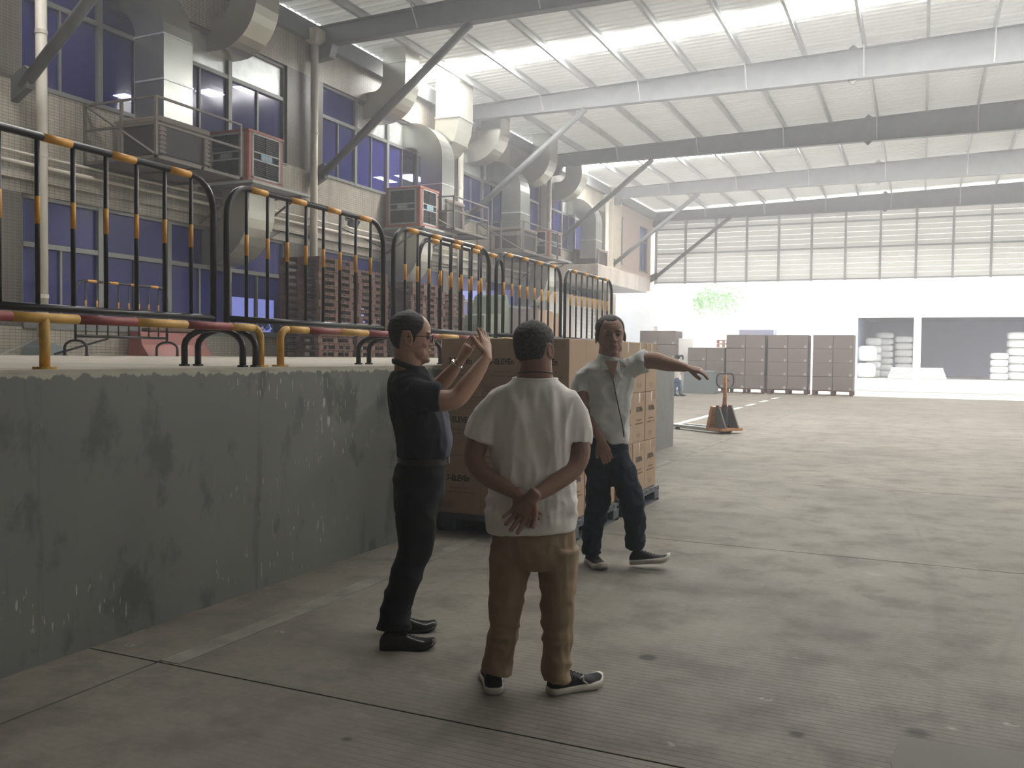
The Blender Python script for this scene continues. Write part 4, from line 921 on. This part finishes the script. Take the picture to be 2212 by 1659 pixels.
def hair(M, mt, parent, kp, off=.005, wide=1., rough=.0012):
    """hair shell following the skull above line(angle) (0 = forehead, pi = nape)"""
    line = lambda a: float(np.interp(a, [k[0] for k in kp], [k[1] for k in kp]))
    n = 132; zs = [.03+.2*i/80 for i in range(81)] + [.2315]; vs = []; fs = []; keep = {}
    for i, z in enumerate(zs):
        r = head_ring(z, off, n, wide)
        for j, p in enumerate(r):
            a = 2*pi*j/n; a = a if a <= pi else 2*pi-a; h = line(a)
            d = min(1., max(0., (z-h)/.012)); q = head_ring(z, off*d-.002*(1-d), n, wide)[j]
            q += Vector((noise.noise(q*90), noise.noise(q*90+Vector((5,0,0))), noise.noise(q*90+Vector((9,0,0)))))*rough
            vs.append(M @ q); keep[(i, j)] = z >= h-.018
    b = MB()
    for i in range(len(zs)-1):
        for j in range(n):
            k = (j+1) % n
            if keep[(i, j)] or keep[(i, k)]: fs.append((i*n+j, i*n+k, (i+1)*n+k, (i+1)*n+j))
    vs.append(M @ Vector((0, -.012, .2345+off))); t_ = len(vs)-1
    for j in range(n): fs.append(((len(zs)-1)*n+j, (len(zs)-1)*n+(j+1) % n, t_))
    b.add(vs, fs); me = b.mesh('hair', mt, True)
    return link('hair', me, parent)
def face_bits(M, t, brow=M_['hairb'], lips=True, wide=1.):
    for s in (-1, 1):
        e = MB(); ell(e, (s*.031, .0765, .114), (.0125,.0085,.0075), 12, 7, M); e.obj('eye', M_['eyew'], t, True)
        e = MB(); ell(e, (s*.030, .0825, .1135), (.0055,.0035,.0055), 10, 6, M); e.obj('iris', M_['eyed'], t, True)
        e = MB(); loft(e, [tuple(M @ Vector(p)) + (.0014, .0014) for p in ((s*.018,.0835,.1165),(s*.031,.086,.1195),(s*.044,.077,.1155))], n=6, sub=3); e.obj('eyelid', M_['eyed'], t, True)
        e = MB(); loft(e, [tuple(M @ Vector(p[:3])) + p[3:] for p in ((s*.014,.0925,.1345,.0025,.003),(s*.030,.0945,.141,.003,.0035),(s*.049,.0805,.1375,.0015,.002))], ref=(0,0,1), n=8, sub=4); e.obj('eyebrow', brow, t, True)
    e = MB(); loft(e, [tuple(M @ Vector(p[:3])) + p[3:] for p in ((-.023,.0895,.0485,.001,.001),(-.010,.1008,.0525,.003,.0035),(.010,.1008,.0525,.003,.0035),(.023,.0895,.0485,.001,.001))], ref=(0,0,1), n=8, sub=4)
    loft(e, [tuple(M @ Vector(p[:3])) + p[3:] for p in ((-.021,.0885,.047,.001,.001),(0,.0995,.0425,.0035,.0035),(.021,.0885,.047,.001,.001))], ref=(0,0,1), n=8, sub=4); e.obj('lips', M_['lip'], t, True)

def hand(mb, w, d, nrm, side, bends, s=1., spread=.10, thumb=(.6, .55, .5)):
    """w wrist, d direction of the fingers, nrm outward normal of the back of the hand, side +1/-1 = side of the thumb along d x nrm"""
    w = Vector(w); d = Vector(d).normalized(); nrm = Vector(nrm); nrm = (nrm-d*nrm.dot(d)).normalized(); u = d.cross(nrm)*side
    L = .088*s
    loft(mb, [(*(w-d*.02), .028*s, .021*s), (*(w+d*.012), .031*s, .020*s), (*(w+d*L*.5+u*.002), .041*s, .017*s), (*(w+d*L*.95), .044*s, .0155*s)], ref=tuple(u), n=16, sub=4)
    k0 = w + d*L*.9
    for i in range(4):
        off = (.030, .0105, -.0095, -.0285)[i]*s; ln = (.074, .082, .076, .060)[i]*s; r = (.0100, .0104, .0098, .0088)[i]*s
        p = k0 + u*off - nrm*.001; dd = (d + u*((1.5-i)*spread)).normalized(); ch = [(*(p-dd*.02), r*1.1), (*p, r*1.08)]; b = bends[i] if isinstance(bends, (list, tuple)) else bends
        ax = dd.cross(nrm)
        for f, ang in ((.45, b*.8), (.32, b), (.23, b*.6)):
            dd = Matrix.Rotation(-ang, 3, ax) @ dd; p = p + dd*ln*f; ch.append((*p, r*(1-.25*(1-f)*.6)))
        loft(mb, ch, ref=tuple(u), n=10, sub=3)
    a, b_, c_ = thumb
    p = w + d*.018*s + u*.022*s; dd = (d*.75 + u*a - nrm*b_*.5).normalized(); ch = [(*(p-dd*.01), .014*s), (*p, .014*s)]
    for f in (.040, .030, .024): p = p + dd*f*s; ch.append((*p, .0125*s)); dd = (dd + d*.25 - u*.12 - nrm*.12*c_).normalized()
    loft(mb, ch, ref=tuple(nrm), n=10, sub=3)

def shoe(t, p, yaw, L, mt_u, mt_s, pitch=0., w_=.048, thick=.026, leather=False, logo=False):
    """shoe with heel at p (world local), pointing along yaw (0 = +x)"""
    M = Matrix.Translation(p) @ Matrix.Rotation(yaw, 4, 'Z') @ Matrix.Rotation(-pitch, 4, 'Y')
    def outl(k): # half widths along the shoe, inner/outer
        return np.interp(k, [0, .06, .2, .45, .7, .85, .95, 1], [.45, .78, .82, .78, 1.05, 1.0, .72, .25])*w_
    rg = []; ks = [0, .02, .06, .13, .25, .4, .55, .7, .8, .88, .94, .98, 1]
    def ring(zz, grow=0, lift=0): return [M @ Vector((k*L, outl(k)+grow, zz+lift*(max(0, k-.75)**2)*L*1.6)) for k in ks] + [M @ Vector((k*L, -outl(k)-grow, zz+lift*(max(0, k-.75)**2)*L*1.6)) for k in ks[::-1]]
    MB().rings([ring(0, -.004, 1), ring(.004, .003, 1), ring(thick*.6, .0045, 1), ring(thick, .002, 1)]).obj('sole', mt_s, t, True)
    b = MB(); tops = [(0,.050),(.05,.080),(.16,.10),(.28,.098),(.42,.083),(.58,.062),(.74,.050),(.88,.043),(.96,.036),(1.,.022)]
    rg = []
    for k, h in [(kk, np.interp(kk, [q[0] for q in tops], [q[1] for q in tops])) for kk in (0,.03,.08,.16,.25,.35,.46,.58,.7,.8,.89,.95,.985)]:
        hw = outl(k)*.98; z0 = thick*.55; lift = (max(0, k-.75)**2)*L*1.6; rr = []
        for q in range(14):
            a = pi*q/13; rr.append(M @ Vector((k*L, hw*math.copysign(abs(cos(a))**.7, cos(a)), z0+lift+(h-z0)*(sin(a)**.75 if sin(a) > 0 else 0))))
        rg.append(rr)
    b.rings(rg); me = remesh(b, .004, 3, None, 'shoe_upper', mt_u); link('upper', me, t)
    for i in range(5):
        k = .34+.065*i; h = np.interp(k, [q[0] for q in tops], [q[1] for q in tops])+.002
        MB().tube([M @ Vector((k*L, -.018, h-.006)), M @ Vector((k*L+.004, 0, h+.001)), M @ Vector((k*L, .018, h-.006))], .0025, 6).obj('lace', mt_u if not logo else M_['knit'], t, True)
    return M

def person(label, x, y, px, py0, s):
    """Empty on the ground; local x = screen right, y = away from the viewpoint. px(u, v, d) turns photo measurements into local metres"""
    yaw = math.atan2(y, x) - pi/2
    t = thing('person', label, 'person', (x, y, 0), yaw)
    def P(u, v, d=0.): k = 1 + d*s/1954; return ((u-px)/s*k, d, 1.5 + ((py0-v)/s - 1.5)*k)
    return t, P
# ---------------------------------------------------------------- man seen from behind (white T-shirt)
t, P = person('man with cropped grey hair seen from behind, white T-shirt and khaki trousers, hands clasped behind', -1.56, 3.68, 1150, 1495, 486)
HM = Matrix.Translation(P(1151, 806, .015)) @ Matrix.Rotation(radians(-24), 4, 'Z') @ Matrix.Rotation(radians(4), 4, 'X') @ Matrix.Scale(1.0, 4)
b = MB(); head(b, HM, 1.04)
loft(b, [(*P(1152, 850, 0), .11, .065), (*P(1152, 828, 0), .092, .062), (*P(1154, 800, .0), .072, .068), (*P(1154, 770, .0), .068, .07)], sub=4)
loft(b, [(*P(1150, 1180, 0), .13, .10), (*P(1150, 1000, 0), .14, .09), (*P(1150, 880, 0), .15, .085), (*P(1150, 845, 0), .12, .075)], sub=4)
def arm(b, pts, ref=(0,1,0)): loft(b, [(*P(*p[:3]), *(p[3:] if len(p) > 4 else (p[3], p[3]))) for p in pts], ref=ref, n=16, sub=5)
arm(b, [(1085,868,0,.040),(1050,915,-.01,.048),(1026,965,-.02,.049),(1026,1000,-.05,.044),(1052,1030,-.09,.041),(1090,1052,-.13,.033),(1118,1068,-.155,.027,.023)])
hand(b, P(1118, 1068, -.155), (.55, -.15, -.8), (0, -1, -.1), 1, (.35,.4,.5,.5), 1.0, .10)
arm(b, [(1215,868,0,.040),(1236,915,-.01,.048),(1249,965,-.02,.050),(1240,1004,-.05,.045),(1210,1032,-.10,.041),(1172,1058,-.15,.034),(1148,1073,-.185,.028,.024)])
hand(b, P(1150, 1071, -.187), (-.60, -.06, -.78), (.15, .95, -.1), 1, (.12,.10,.10,.12), 1.06, .13, (.75,.2,.2))
# legs hidden in the trousers keep the figure whole
loft(b, [(*P(1105, 1160, 0), .08), (*P(1098, 1300, 0), .055), (*P(1078, 1455, 0), .04)], sub=3); loft(b, [(*P(1200, 1160, 0), .08), (*P(1205, 1300, 0), .055), (*P(1207, 1460, 0), .04)], sub=3)
link('body', remesh(b, .0038, 4, head_deform(HM), 'body', M_['skin3']), t)
hair(HM, M_['hairg'], t, [(0,.18),(.6,.175),(1.1,.12),(1.3,.085),(1.42,.085),(1.5,.135),(1.85,.135),(2.05,.08),(2.3,.055),(3.2,.05)], .0065, 1.04, .0018)
b = MB()
loft(b, [(*P(1148,1146,0),.198,.132), (*P(1147,1120,0),.204,.135), (*P(1148,1070,0),.196,.13), (*P(1150,1000,0),.186,.122), (*P(1150,930,0),.192,.122), (*P(1150,880,0),.196,.112), (*P(1151,855,0),.186,.096), (*P(1152,836,0),.150,.084), (*P(1152,824,.0),.112,.076), (*P(1152,815,.0),.098,.070)], n=40, sub=5, sq=.86, dome=False)
for pts in ([(1100,858,0,.062),(1068,880,0,.070),(1048,915,-.005,.074),(1034,953,-.012,.084,.080)], [(1202,858,0,.062),(1228,880,0,.070),(1238,915,-.005,.073),(1238,957,-.012,.080,.078)]):
    loft(b, [(*P(*p[:3]), *(p[3:] if len(p) > 4 else (p[3], p[3]))) for p in pts], ref=(0,1,0), n=20, sub=5, dome=False)
def tee(co, no):
    z = co[:, 2]; low = np.clip((1.0-z)/.3, 0, 1)
    c0 = co.copy(); co = wr(co, no, .013, (11, 9, 2.2), 3); co = wr(co, no, .012, (5, 6, 14), 9, lambda c: np.clip((1.04-c[:, 2])/.2, 0, 1)); co = wr(co, no, .005, (22, 20, 6), 5); f = np.clip((z-.735)/.07, .12, 1)*np.clip((1.395-z)/.06, .1, 1); co = c0+(co-c0)*f[:, None]
    if True: pass
    back = (co[:, 1] < 0)*np.exp(-(co[:, 0]/.03)**2)*np.clip((1.35-z)/.2, 0, 1)*np.clip((z-.95)/.2, 0, 1); co[:, 1] += .010*back
    return co
link('t_shirt', remesh(b, .0075, 9, tee, 't_shirt', M_['tee']), t, 'white cotton T-shirt')
MB().tube([P(1152+47.5*cos(a), 817+3*sin(a), -.073*sin(a)) for a in [2*pi*k/24 for k in range(25)]], .006, 6).obj('collar_rib', M_['tee'], t, True)
MB().tube([P(1153+39*cos(a), 806-4*sin(a), -.076*sin(a)) for a in [2*pi*k/24 for k in range(25)]], .0025, 6).obj('neck_cord', M_['wire'], t, True)
b = MB()
loft(b, [(*P(1155,1120,0),.17,.115), (*P(1155,1160,0),.186,.13), (*P(1155,1200,0),.182,.13), (*P(1155,1222,0),.15,.11)], n=32, sub=4, dome=False)
for q in ([(1106,1180,0,.098,.115),(1102,1240,0,.090,.10),(1096,1290,0,.080,.09),(1093,1340,0,.072,.08),(1086,1390,0,.066,.072),(1079,1435,0,.066,.074),(1078,1462,-.01,.070,.086)], [(1205,1180,0,.098,.115),(1206,1240,0,.088,.10),(1206,1290,0,.078,.09),(1206,1340,0,.072,.08),(1207,1390,0,.066,.075),(1206,1437,0,.066,.074),(1205,1470,.0,.068,.078)]):
    loft(b, [(*P(*p[:3]), p[3], p[4]) for p in q], n=26, sub=5, dome=False)
def kh(co, no):
    co = wr(co, no, .010, (8, 8, 15), 21, lambda c: .25+np.clip((.55-c[:, 2])/.3, 0, 1)); return wr(co, no, .006, (18, 18, 9), 5)
link('trousers', remesh(b, .0075, 3, kh, 'trousers', M_['khaki']), t, 'khaki cotton trousers')
q = P(1072, 1492, -.055); shoe(t, (q[0], q[1]+0.0, 0), radians(97), .275, M_['knit'], M_['sole'], 0, .050, .030, logo=True)
q = P(1190, 1500, -.03); m2 = shoe(t, (q[0]+.0, q[1], 0), radians(28), .275, M_['knit'], M_['sole'], 0, .050, .030, logo=True)
MB().tube([m2 @ Vector((.17,-.050,.035)), m2 @ Vector((.15,-.047,.05)), m2 @ Vector((.155,-.038,.068)), m2 @ Vector((.135,-.043,.06))], .004, 6).obj('side_stripe', M_['sole'], t, True)

# ---------------------------------------------------------------- man in profile (black polo)
t, P = person('balding man in black polo and glasses standing in profile, raising both hands', -2.43, 4.03, 874, 1386, 417)
HM = Matrix.Translation(P(881, 778, .0)) @ Matrix.Rotation(radians(-88), 4, 'Z') @ Matrix.Rotation(radians(-3), 4, 'X') @ Matrix.Scale(1.12, 4)
b = MB(); head(b, HM, 1.0, .004)
loft(b, [(*P(878, 830, 0), .085, .11), (*P(877, 800, 0), .068, .072), (*P(880, 775, 0), .072, .066), (*P(878, 745, 0), .07, .066)], sub=4)
loft(b, [(*P(905, 1030, 0), .08, .10), (*P(908, 930, 0), .09, .11), (*P(890, 855, 0), .08, .11), (*P(880, 815, 0), .07, .09)], sub=4)
arm(b, [(885,842,-.15,.040),(918,853,-.205,.048),(955,862,-.225,.053),(985,855,-.23,.050),(1010,825,-.22,.046),(1033,792,-.20,.037),(1048,768,-.185,.029,.025)], (0,1,0))
hand(b, P(1050, 764, -.183), (-.06, .50, .86), (.75, -.65, .3), -1, (.10,.08,.08,.10), 1.0, .09, (.8,.5,.5))
arm(b, [(890,842,.11,.040),(915,848,.16,.052),(945,830,.15,.046),(970,803,.12,.038),(990,777,.09,.030,.025)], (0,1,0))
hand(b, P(992, 774, .088), (.50, -.05, .86), (-.7, -.6, .35), -1, (.12,.1,.12,.15), 1.0, .08, (.5,.6,.4))
loft(b, [(*P(905, 1020, -.07), .07), (*P(893, 1170, -.08), .05), (*P(852, 1345, -.10), .04)], sub=3); loft(b, [(*P(905, 1020, .07), .07), (*P(900, 1170, .09), .06), (*P(868, 1310, .13), .042)], sub=3)
link('body', remesh(b, .0038, 5, head_deform(HM), 'body', M_['skin2']), t)
hair(HM, M_['hairb'], t, [(0,.226),(.3,.224),(.6,.207),(.85,.178),(1.05,.145),(1.25,.12),(1.36,.085),(1.44,.085),(1.5,.137),(1.85,.137),(2.05,.085),(2.35,.05),(3.2,.045)], .006, 1.0)
face_bits(HM, t)
g = MB(); V = lambda x, y, z: HM @ Vector((x, y, z))
for s in (-1, 1):
    pts = [V(s*.033+.024*cos(a), .1035-.004*abs(cos(a)), .112+.016*sin(a)) for a in [2*pi*k/16 for k in range(17)]]
    g.tube(pts, .0019, 6); g.tube([V(s*.057,.101,.118), V(s*.074,.085,.119), V(s*.081,.02,.118), V(s*.082,-.02,.112)], .0022, 6)
g.tube([V(-.009,.104,.114), V(.009,.104,.114)], .0019, 6); gl = g.obj('glasses', M_['wire'], t, True)
g = MB()
for s in (-1, 1): g.rings([[V(s*.033+.023*cos(a), yy-.004*abs(cos(a)), .112+.015*sin(a)) for a in [2*pi*k/16 for k in range(16)]] for yy in (.1030, .1036)])
g.obj('lens', M_['glassc'], gl)
b = MB()
loft(b, [(*P(911,1000,0),.118,.155), (*P(912,975,0),.132,.165), (*P(914,945,0),.140,.168), (*P(906,910,0),.138,.17), (*P(897,875,0),.136,.175), (*P(890,845,0),.128,.175), (*P(884,820,0),.115,.15), (*P(881,802,0),.098,.11), (*P(879,792,0),.088,.09)], n=40, sub=5, sq=.9, dome=False)
loft(b, [(*P(882,840,-.10),.070),(*P(903,848,-.17),.076),(*P(933,853,-.215),.076),(*P(950,855,-.222),.075)], ref=(0,1,0), n=20, sub=5, dome=False)
loft(b, [(*P(880,838,.12),.075),(*P(905,843,.15),.075),(*P(930,838,.155),.072)], ref=(0,1,0), n=20, sub=5, dome=False)
def pol(co, no): co = wr(co, no, .012, (7, 7, 5), 33); return wr(co, no, .005, (16, 16, 10), 2)
link('polo_shirt', remesh(b, .0075, 8, pol, 'polo_shirt', M_['polo']), t, 'black polo shirt')
b = MB(); loft(b, [(*P(952,980,0),.036,.10), (*P(957,950,0),.041,.115), (*P(955,915,0),.038,.11), (*P(947,880,0),.034,.09), (*P(936,852,0),.024,.06)], n=24, sub=5, sq=.9, dome=False)
link('front_panel', remesh(b, .007, 4, pol, 'front_panel', M_['polo2']), t, 'grey blue front of the polo')
b = MB(); rg = []
for z_, r_, g_ in ((0, 0, 0), (.012, .004, 0), (.028, .003, .0), (.034, -.002, 0)):
    rg.append([Vector(P(878,796,0)) + Vector(((.080+r_)*cos(a)+.002, (.080+r_)*sin(a), z_*.85-.026*cos(a)+.006)) for a in [2*pi*k/28 for k in range(28)]])
b.rings(rg, caps=False); o = b.obj('collar', M_['polo'], t, True); so = o.modifiers.new('s', 'SOLIDIFY'); so.thickness = .006
b = MB()
loft(b, [(*P(912,992,0),.122,.158), (*P(908,1020,0),.134,.165), (*P(904,1055,0),.136,.165), (*P(902,1090,0),.125,.15), (*P(902,1110,0),.11,.13)], n=32, sub=4, dome=False)
for q in ([(904,1060,-.075,.118,.088),(900,1110,-.08,.105,.085),(898,1160,-.085,.098,.08),(890,1210,-.09,.085,.075),(872,1260,-.10,.078,.07),(858,1310,-.105,.076,.066),(853,1360,-.11,.088,.07)], [(904,1060,.075,.118,.088),(903,1110,.08,.105,.085),(900,1160,.09,.095,.08),(888,1210,.10,.082,.075),(872,1260,.12,.075,.07),(862,1300,.135,.070,.066),(860,1330,.14,.072,.066)]):
    loft(b, [(*P(*p[:3]), p[3], p[4]) for p in q], n=26, sub=5, dome=False)
link('trousers', remesh(b, .0075, 3, lambda co, no: wr(co, no, .012, (7, 7, 9), 51), 'trousers', M_['slack']), t, 'black trousers')
MB().rings([[Vector(P(912, v, 0)) + Vector((rx*cos(a), ry*sin(a), 0)) for a in [2*pi*k/32 for k in range(32)]] for v, rx, ry in ((998,.131,.168),(983,.133,.170))], caps=False).obj('belt', M_['leath'], t, True)
c = P(968, 990, -.02); MB().bevbox((c[0]-.004, c[1]-.02, c[2]-.018), (c[0]+.006, c[1]+.02, c[2]+.018), .002).obj('belt_buckle', M_['metal'], t)
c = Vector(P(984, 783, .098)); ax = (Vector(P(994,770,.085))-Vector(P(970,803,.12))).normalized(); e1 = ax.cross(Vector((0,1,0))).normalized(); e2 = ax.cross(e1)
b = MB(); b.rings([[c + ax*z_ + (e1*cos(a)*.0335+e2*sin(a)*.030)*f for a in [2*pi*k/24 for k in range(24)]] for z_, f in ((-.008,1.0),(-.006,1.05),(.006,1.05),(.008,1.0))]); wo = b.obj('wristwatch', M_['metal'], t, True)
MB().cyl(c - e2*.030, c - e2*.040, .017, 20).obj('watch_dial', M_['metal'], wo)
q = P(823, 1386, -.11); shoe(t, (q[0], -.11, 0), radians(-4), .285, M_['leath'], M_['leath'], 0, .050, .016)
shoe(t, (q[0]+.025, .15, 0), radians(6), .275, M_['leath'], M_['leath'], 0, .050, .016)

# ---------------------------------------------------------------- man facing us, pointing
t, P = person('man in pale short sleeved shirt and dark jeans facing us, pointing with his outstretched arm', -1.92, 6.17, 1342, 1222, 303)
HM = Matrix.Translation(P(1313, 764, -.02)) @ Matrix.Rotation(radians(180+12), 4, 'Z') @ Matrix.Rotation(radians(-2), 4, 'X') @ Matrix.Rotation(radians(4), 4, 'Y') @ Matrix.Scale(1.19, 4)
b = MB(); head(b, HM, 1.06, .006)
loft(b, [(*P(1312, 815, 0), .10, .07), (*P(1311, 790, -.0), .080, .070), (*P(1310, 765, .0), .082, .075), (*P(1311, 745, .01), .078, .075)], sub=4)
loft(b, [(*P(1305, 950, 0), .11, .08), (*P(1305, 880, 0), .12, .08), (*P(1307, 815, 0), .12, .08), (*P(1309, 788, 0), .10, .065)], sub=4)
arm(b, [(1268,808,0,.045),(1256,832,-.01,.052),(1254,862,-.03,.052),(1265,897,-.06,.046),(1278,918,-.10,.040),(1288,938,-.13,.032),(1292,950,-.14,.028,.024)], (0,1,0))
hand(b, P(1293, 950, -.142), (.36, -.10, -1), (-.15, -1, .1), 1, (.22,.28,.3,.35), 1.1, .04, (.5,.5,.4))
arm(b, [(1345,796,0,.045),(1370,781,-.03,.054),(1402,776,-.07,.060),(1430,783,-.10,.052),(1452,787,-.13,.041),(1472,791,-.15,.032,.028)], (0,1,0))
hand(b, P(1474, 791, -.152), (1, -.15, -.18), (.1, -.35, 1), 1, (.35,.4,.45,.5), 1.05, .06, (.35,.9,.6))
loft(b, [(*P(1290, 965, 0), .07), (*P(1290, 1060, 0), .05), (*P(1278, 1190, 0), .04)], sub=3); loft(b, [(*P(1326, 965, 0), .07), (*P(1358, 1080, -.04), .05), (*P(1371, 1180, 0), .04)], sub=3)
link('body', remesh(b, .0048, 5, head_deform(HM), 'body', M_['skin']), t)
hair(HM, M_['hairb'], t, [(0,.192),(.35,.195),(.62,.205),(.85,.18),(1.05,.145),(1.25,.115),(1.36,.085),(1.44,.085),(1.5,.137),(1.85,.137),(2.05,.085),(2.35,.05),(3.2,.045)], .0045, 1.06)
face_bits(HM, t)
b = MB()
loft(b, [(*P(1303,952,0),.160,.125), (*P(1304,935,0),.162,.13), (*P(1305,900,0),.162,.135), (*P(1306,860,0),.166,.135), (*P(1308,825,0),.176,.130), (*P(1309,803,0),.178,.112), (*P(1310,788,0),.150,.095), (*P(1310,776,0),.098,.085), (*P(1311,770,0),.088,.08)], n=40, sub=5, sq=.88, dome=False)
loft(b, [(*P(1280,802,0),.070),(*P(1263,816,0),.078),(*P(1253,830,-.01),.080),(*P(1252,849,-.02),.080)], ref=(0,1,0), n=20, sub=5, dome=False)
loft(b, [(*P(1336,802,0),.072),(*P(1358,790,-.02),.078),(*P(1377,780,-.035),.078),(*P(1388,779,-.05),.077)], ref=(0,1,0), n=20, sub=5, dome=False)
def shf(co, no): co = wr(co, no, .018, (6, 6, 5), 77); co = wr(co, no, .009, (12, 10, 12), 12); return co
link('shirt', remesh(b, .0085, 8, shf, 'shirt', M_['pale']), t, 'pale mint short sleeved shirt')
# open collar, placket, pocket, buttons
FY = -.132
for s, pts in ((-1, [(1292,768),(1287,780),(1294,800),(1312,795),(1298,775)]), (1, [(1336,768),(1343,785),(1334,803),(1322,795),(1330,775)])):
    top = [P(u, v, -.075-.045*min(1, max(0, (v-766)/22))) for u, v in pts]; n_ = len(top)
    MB().add([Vector(p)+Vector((0,-.012,0)) for p in top]+[Vector(p)+Vector((0,.012,0)) for p in top], [tuple(range(n_)), tuple(range(n_, 2*n_))[::-1]]+[(i,(i+1)%n_,n_+(i+1)%n_,n_+i) for i in range(n_)]).obj('collar_wing', M_['pale'], t)
v_ = [P(1300,778,-.118), P(1327,778,-.118), P(1320,812,-.148), P(1317,822,-.150)]; MB().add([Vector(p) for p in v_]+[Vector(p)+Vector((0,.03,0)) for p in v_], [(0,3,2,1),(4,5,6,7),(0,1,5,4),(1,2,6,5),(2,3,7,6),(3,0,4,7)]).obj('open_neck', M_['skin'], t, label='bare chest in the open collar')
MB().tube([P(1318,820,-.150), P(1324,850,-.152), P(1332,885,-.150), P(1340,920,-.142), P(1343,942,-.132)], .004, 6).obj('placket_edge', M_['dark'], t, True)
for u, v in ((1322,842),(1328,868),(1336,900),(1341,925)): MB().cyl(P(u-3,v,-.150), P(u-3,v,-.156), .006, 10).obj('button', M_['white'], t)
c = P(1341, 790, -.128); MB().bevbox((c[0]-.01, c[1]-.006, c[2]-.004), (c[0]+.012, c[1], c[2]+.004), .001).obj('chest_badge', mat('red_badge', (.5, .03, .03), .5, 0, 0, 1, 0), t)
b = MB()
loft(b, [(*P(1304,945,0),.150,.115), (*P(1303,965,0),.162,.125), (*P(1305,990,0),.165,.13), (*P(1308,1010,0),.15,.115)], n=32, sub=4, dome=False)
for q in ([(1287,985,0,.105,.115),(1291,1030,0,.095,.105),(1290,1075,0,.088,.095),(1284,1120,0,.078,.085),(1277,1160,0,.068,.077),(1276,1196,.03,.066,.085)], [(1325,985,-.02,.105,.115),(1344,1030,-.04,.098,.105),(1360,1075,-.05,.086,.095),(1368,1110,-.04,.078,.085),(1370,1150,-.02,.070,.08),(1371,1176,0,.074,.085)]):
    loft(b, [(*P(*p[:3]), p[3], p[4]) for p in q], n=26, sub=5, dome=False)
link('jeans', remesh(b, .0085, 3, lambda co, no: wr(wr(co, no, .013, (7, 7, 9), 61), no, .006, (15, 15, 15), 3), 'jeans', M_['denim']), t, 'dark blue jeans')
q = P(1272, 1220, .10); shoe(t, (q[0], .10, 0), radians(-68), .29, M_['knit'], M_['sole'], 0, .052, .034)
q = P(1360, 1222, .0); shoe(t, (q[0], -.01, 0.02), radians(-6), .29, M_['knit'], M_['sole'], radians(7), .052, .036)

# ---------------------------------------------------------------- distant worker
t, P = person('distant woman worker with a ponytail, pale top and blue jeans near the far cartons', -8.45, 34.0, 1468, 856, 56.7)
b = MB(); HM = Matrix.Translation(P(1465, 779, 0)) @ Matrix.Rotation(radians(70), 4, 'Z'); head(b, HM)
loft(b, [(*P(1466,790,0),.07,.06),(*P(1466,776,0),.05,.05)], sub=3); loft(b, [(*P(1465,818,0),.13,.09),(*P(1465,800,0),.12,.09),(*P(1466,789,0),.15,.08)], sub=4)
arm(b, [(1472,792,0,.045),(1478,802,-.1,.04),(1484,797,-.2,.032)]); hand(b, P(1484,797,-.2), (1,-.5,.3), (0,0,1), 1, .2)
arm(b, [(1459,792,0,.045),(1460,804,.1,.04),(1470,806,.0,.032)]); hand(b, P(1470,806,0), (1,-.3,0), (0,0,1), 1, .2)
loft(b, [(*P(1463,818,0),.08),(*P(1461,840,0),.055),(*P(1460,853,0),.04)], sub=3); loft(b, [(*P(1469,818,0),.08),(*P(1472,840,0),.055),(*P(1473,853,0),.04)], sub=3)
link('body', remesh(b, .01, 2, None, 'body', M_['skin']), t)
hair(HM, M_['hairb'], t, [(0,.17),(.7,.17),(1,.08),(3.2,.05)], .01)
b = MB(); loft(b, [tuple(HM @ Vector(p))+(r,) for p, r in (((0,-.11,.17),.025),((0,-.19,.18),.04),((0,-.22,.10),.035),((0,-.22,.02),.015))], sub=4); b.obj('ponytail', M_['hairb'], t, True)
b = MB(); loft(b, [(*P(1465,822,0),.17,.12),(*P(1465,805,0),.155,.115),(*P(1466,792,0),.19,.11),(*P(1466,787,0),.09,.08)], sub=4, dome=False); loft(b, [(*P(1472,790,0),.065),(*P(1476,799,-.06),.06)], sub=3, dome=False); loft(b, [(*P(1459,790,0),.065),(*P(1459,800,.06),.06)], sub=3, dome=False); link('blouse', remesh(b, .012, 2, None, 'blouse', M_['tee']), t)
b = MB(); loft(b, [(*P(1465,816,0),.15,.12),(*P(1465,826,0),.16,.13)], sub=3, dome=False); loft(b, [(*P(1462,822,0),.10),(*P(1461,838,0),.075),(*P(1460,852,0),.06)], sub=3, dome=False); loft(b, [(*P(1469,822,0),.10),(*P(1472,838,0),.075),(*P(1473,852,0),.06)], sub=3, dome=False); link('jeans', remesh(b, .012, 2, None, 'jeans', mat('mid_blue_denim', (.09,.14,.22), .8)), t)
for u in (1459, 1472): shoe(t, (P(u,856)[0], 0, 0), radians(-20), .24, M_['knit'], M_['rubber'], 0, .045)
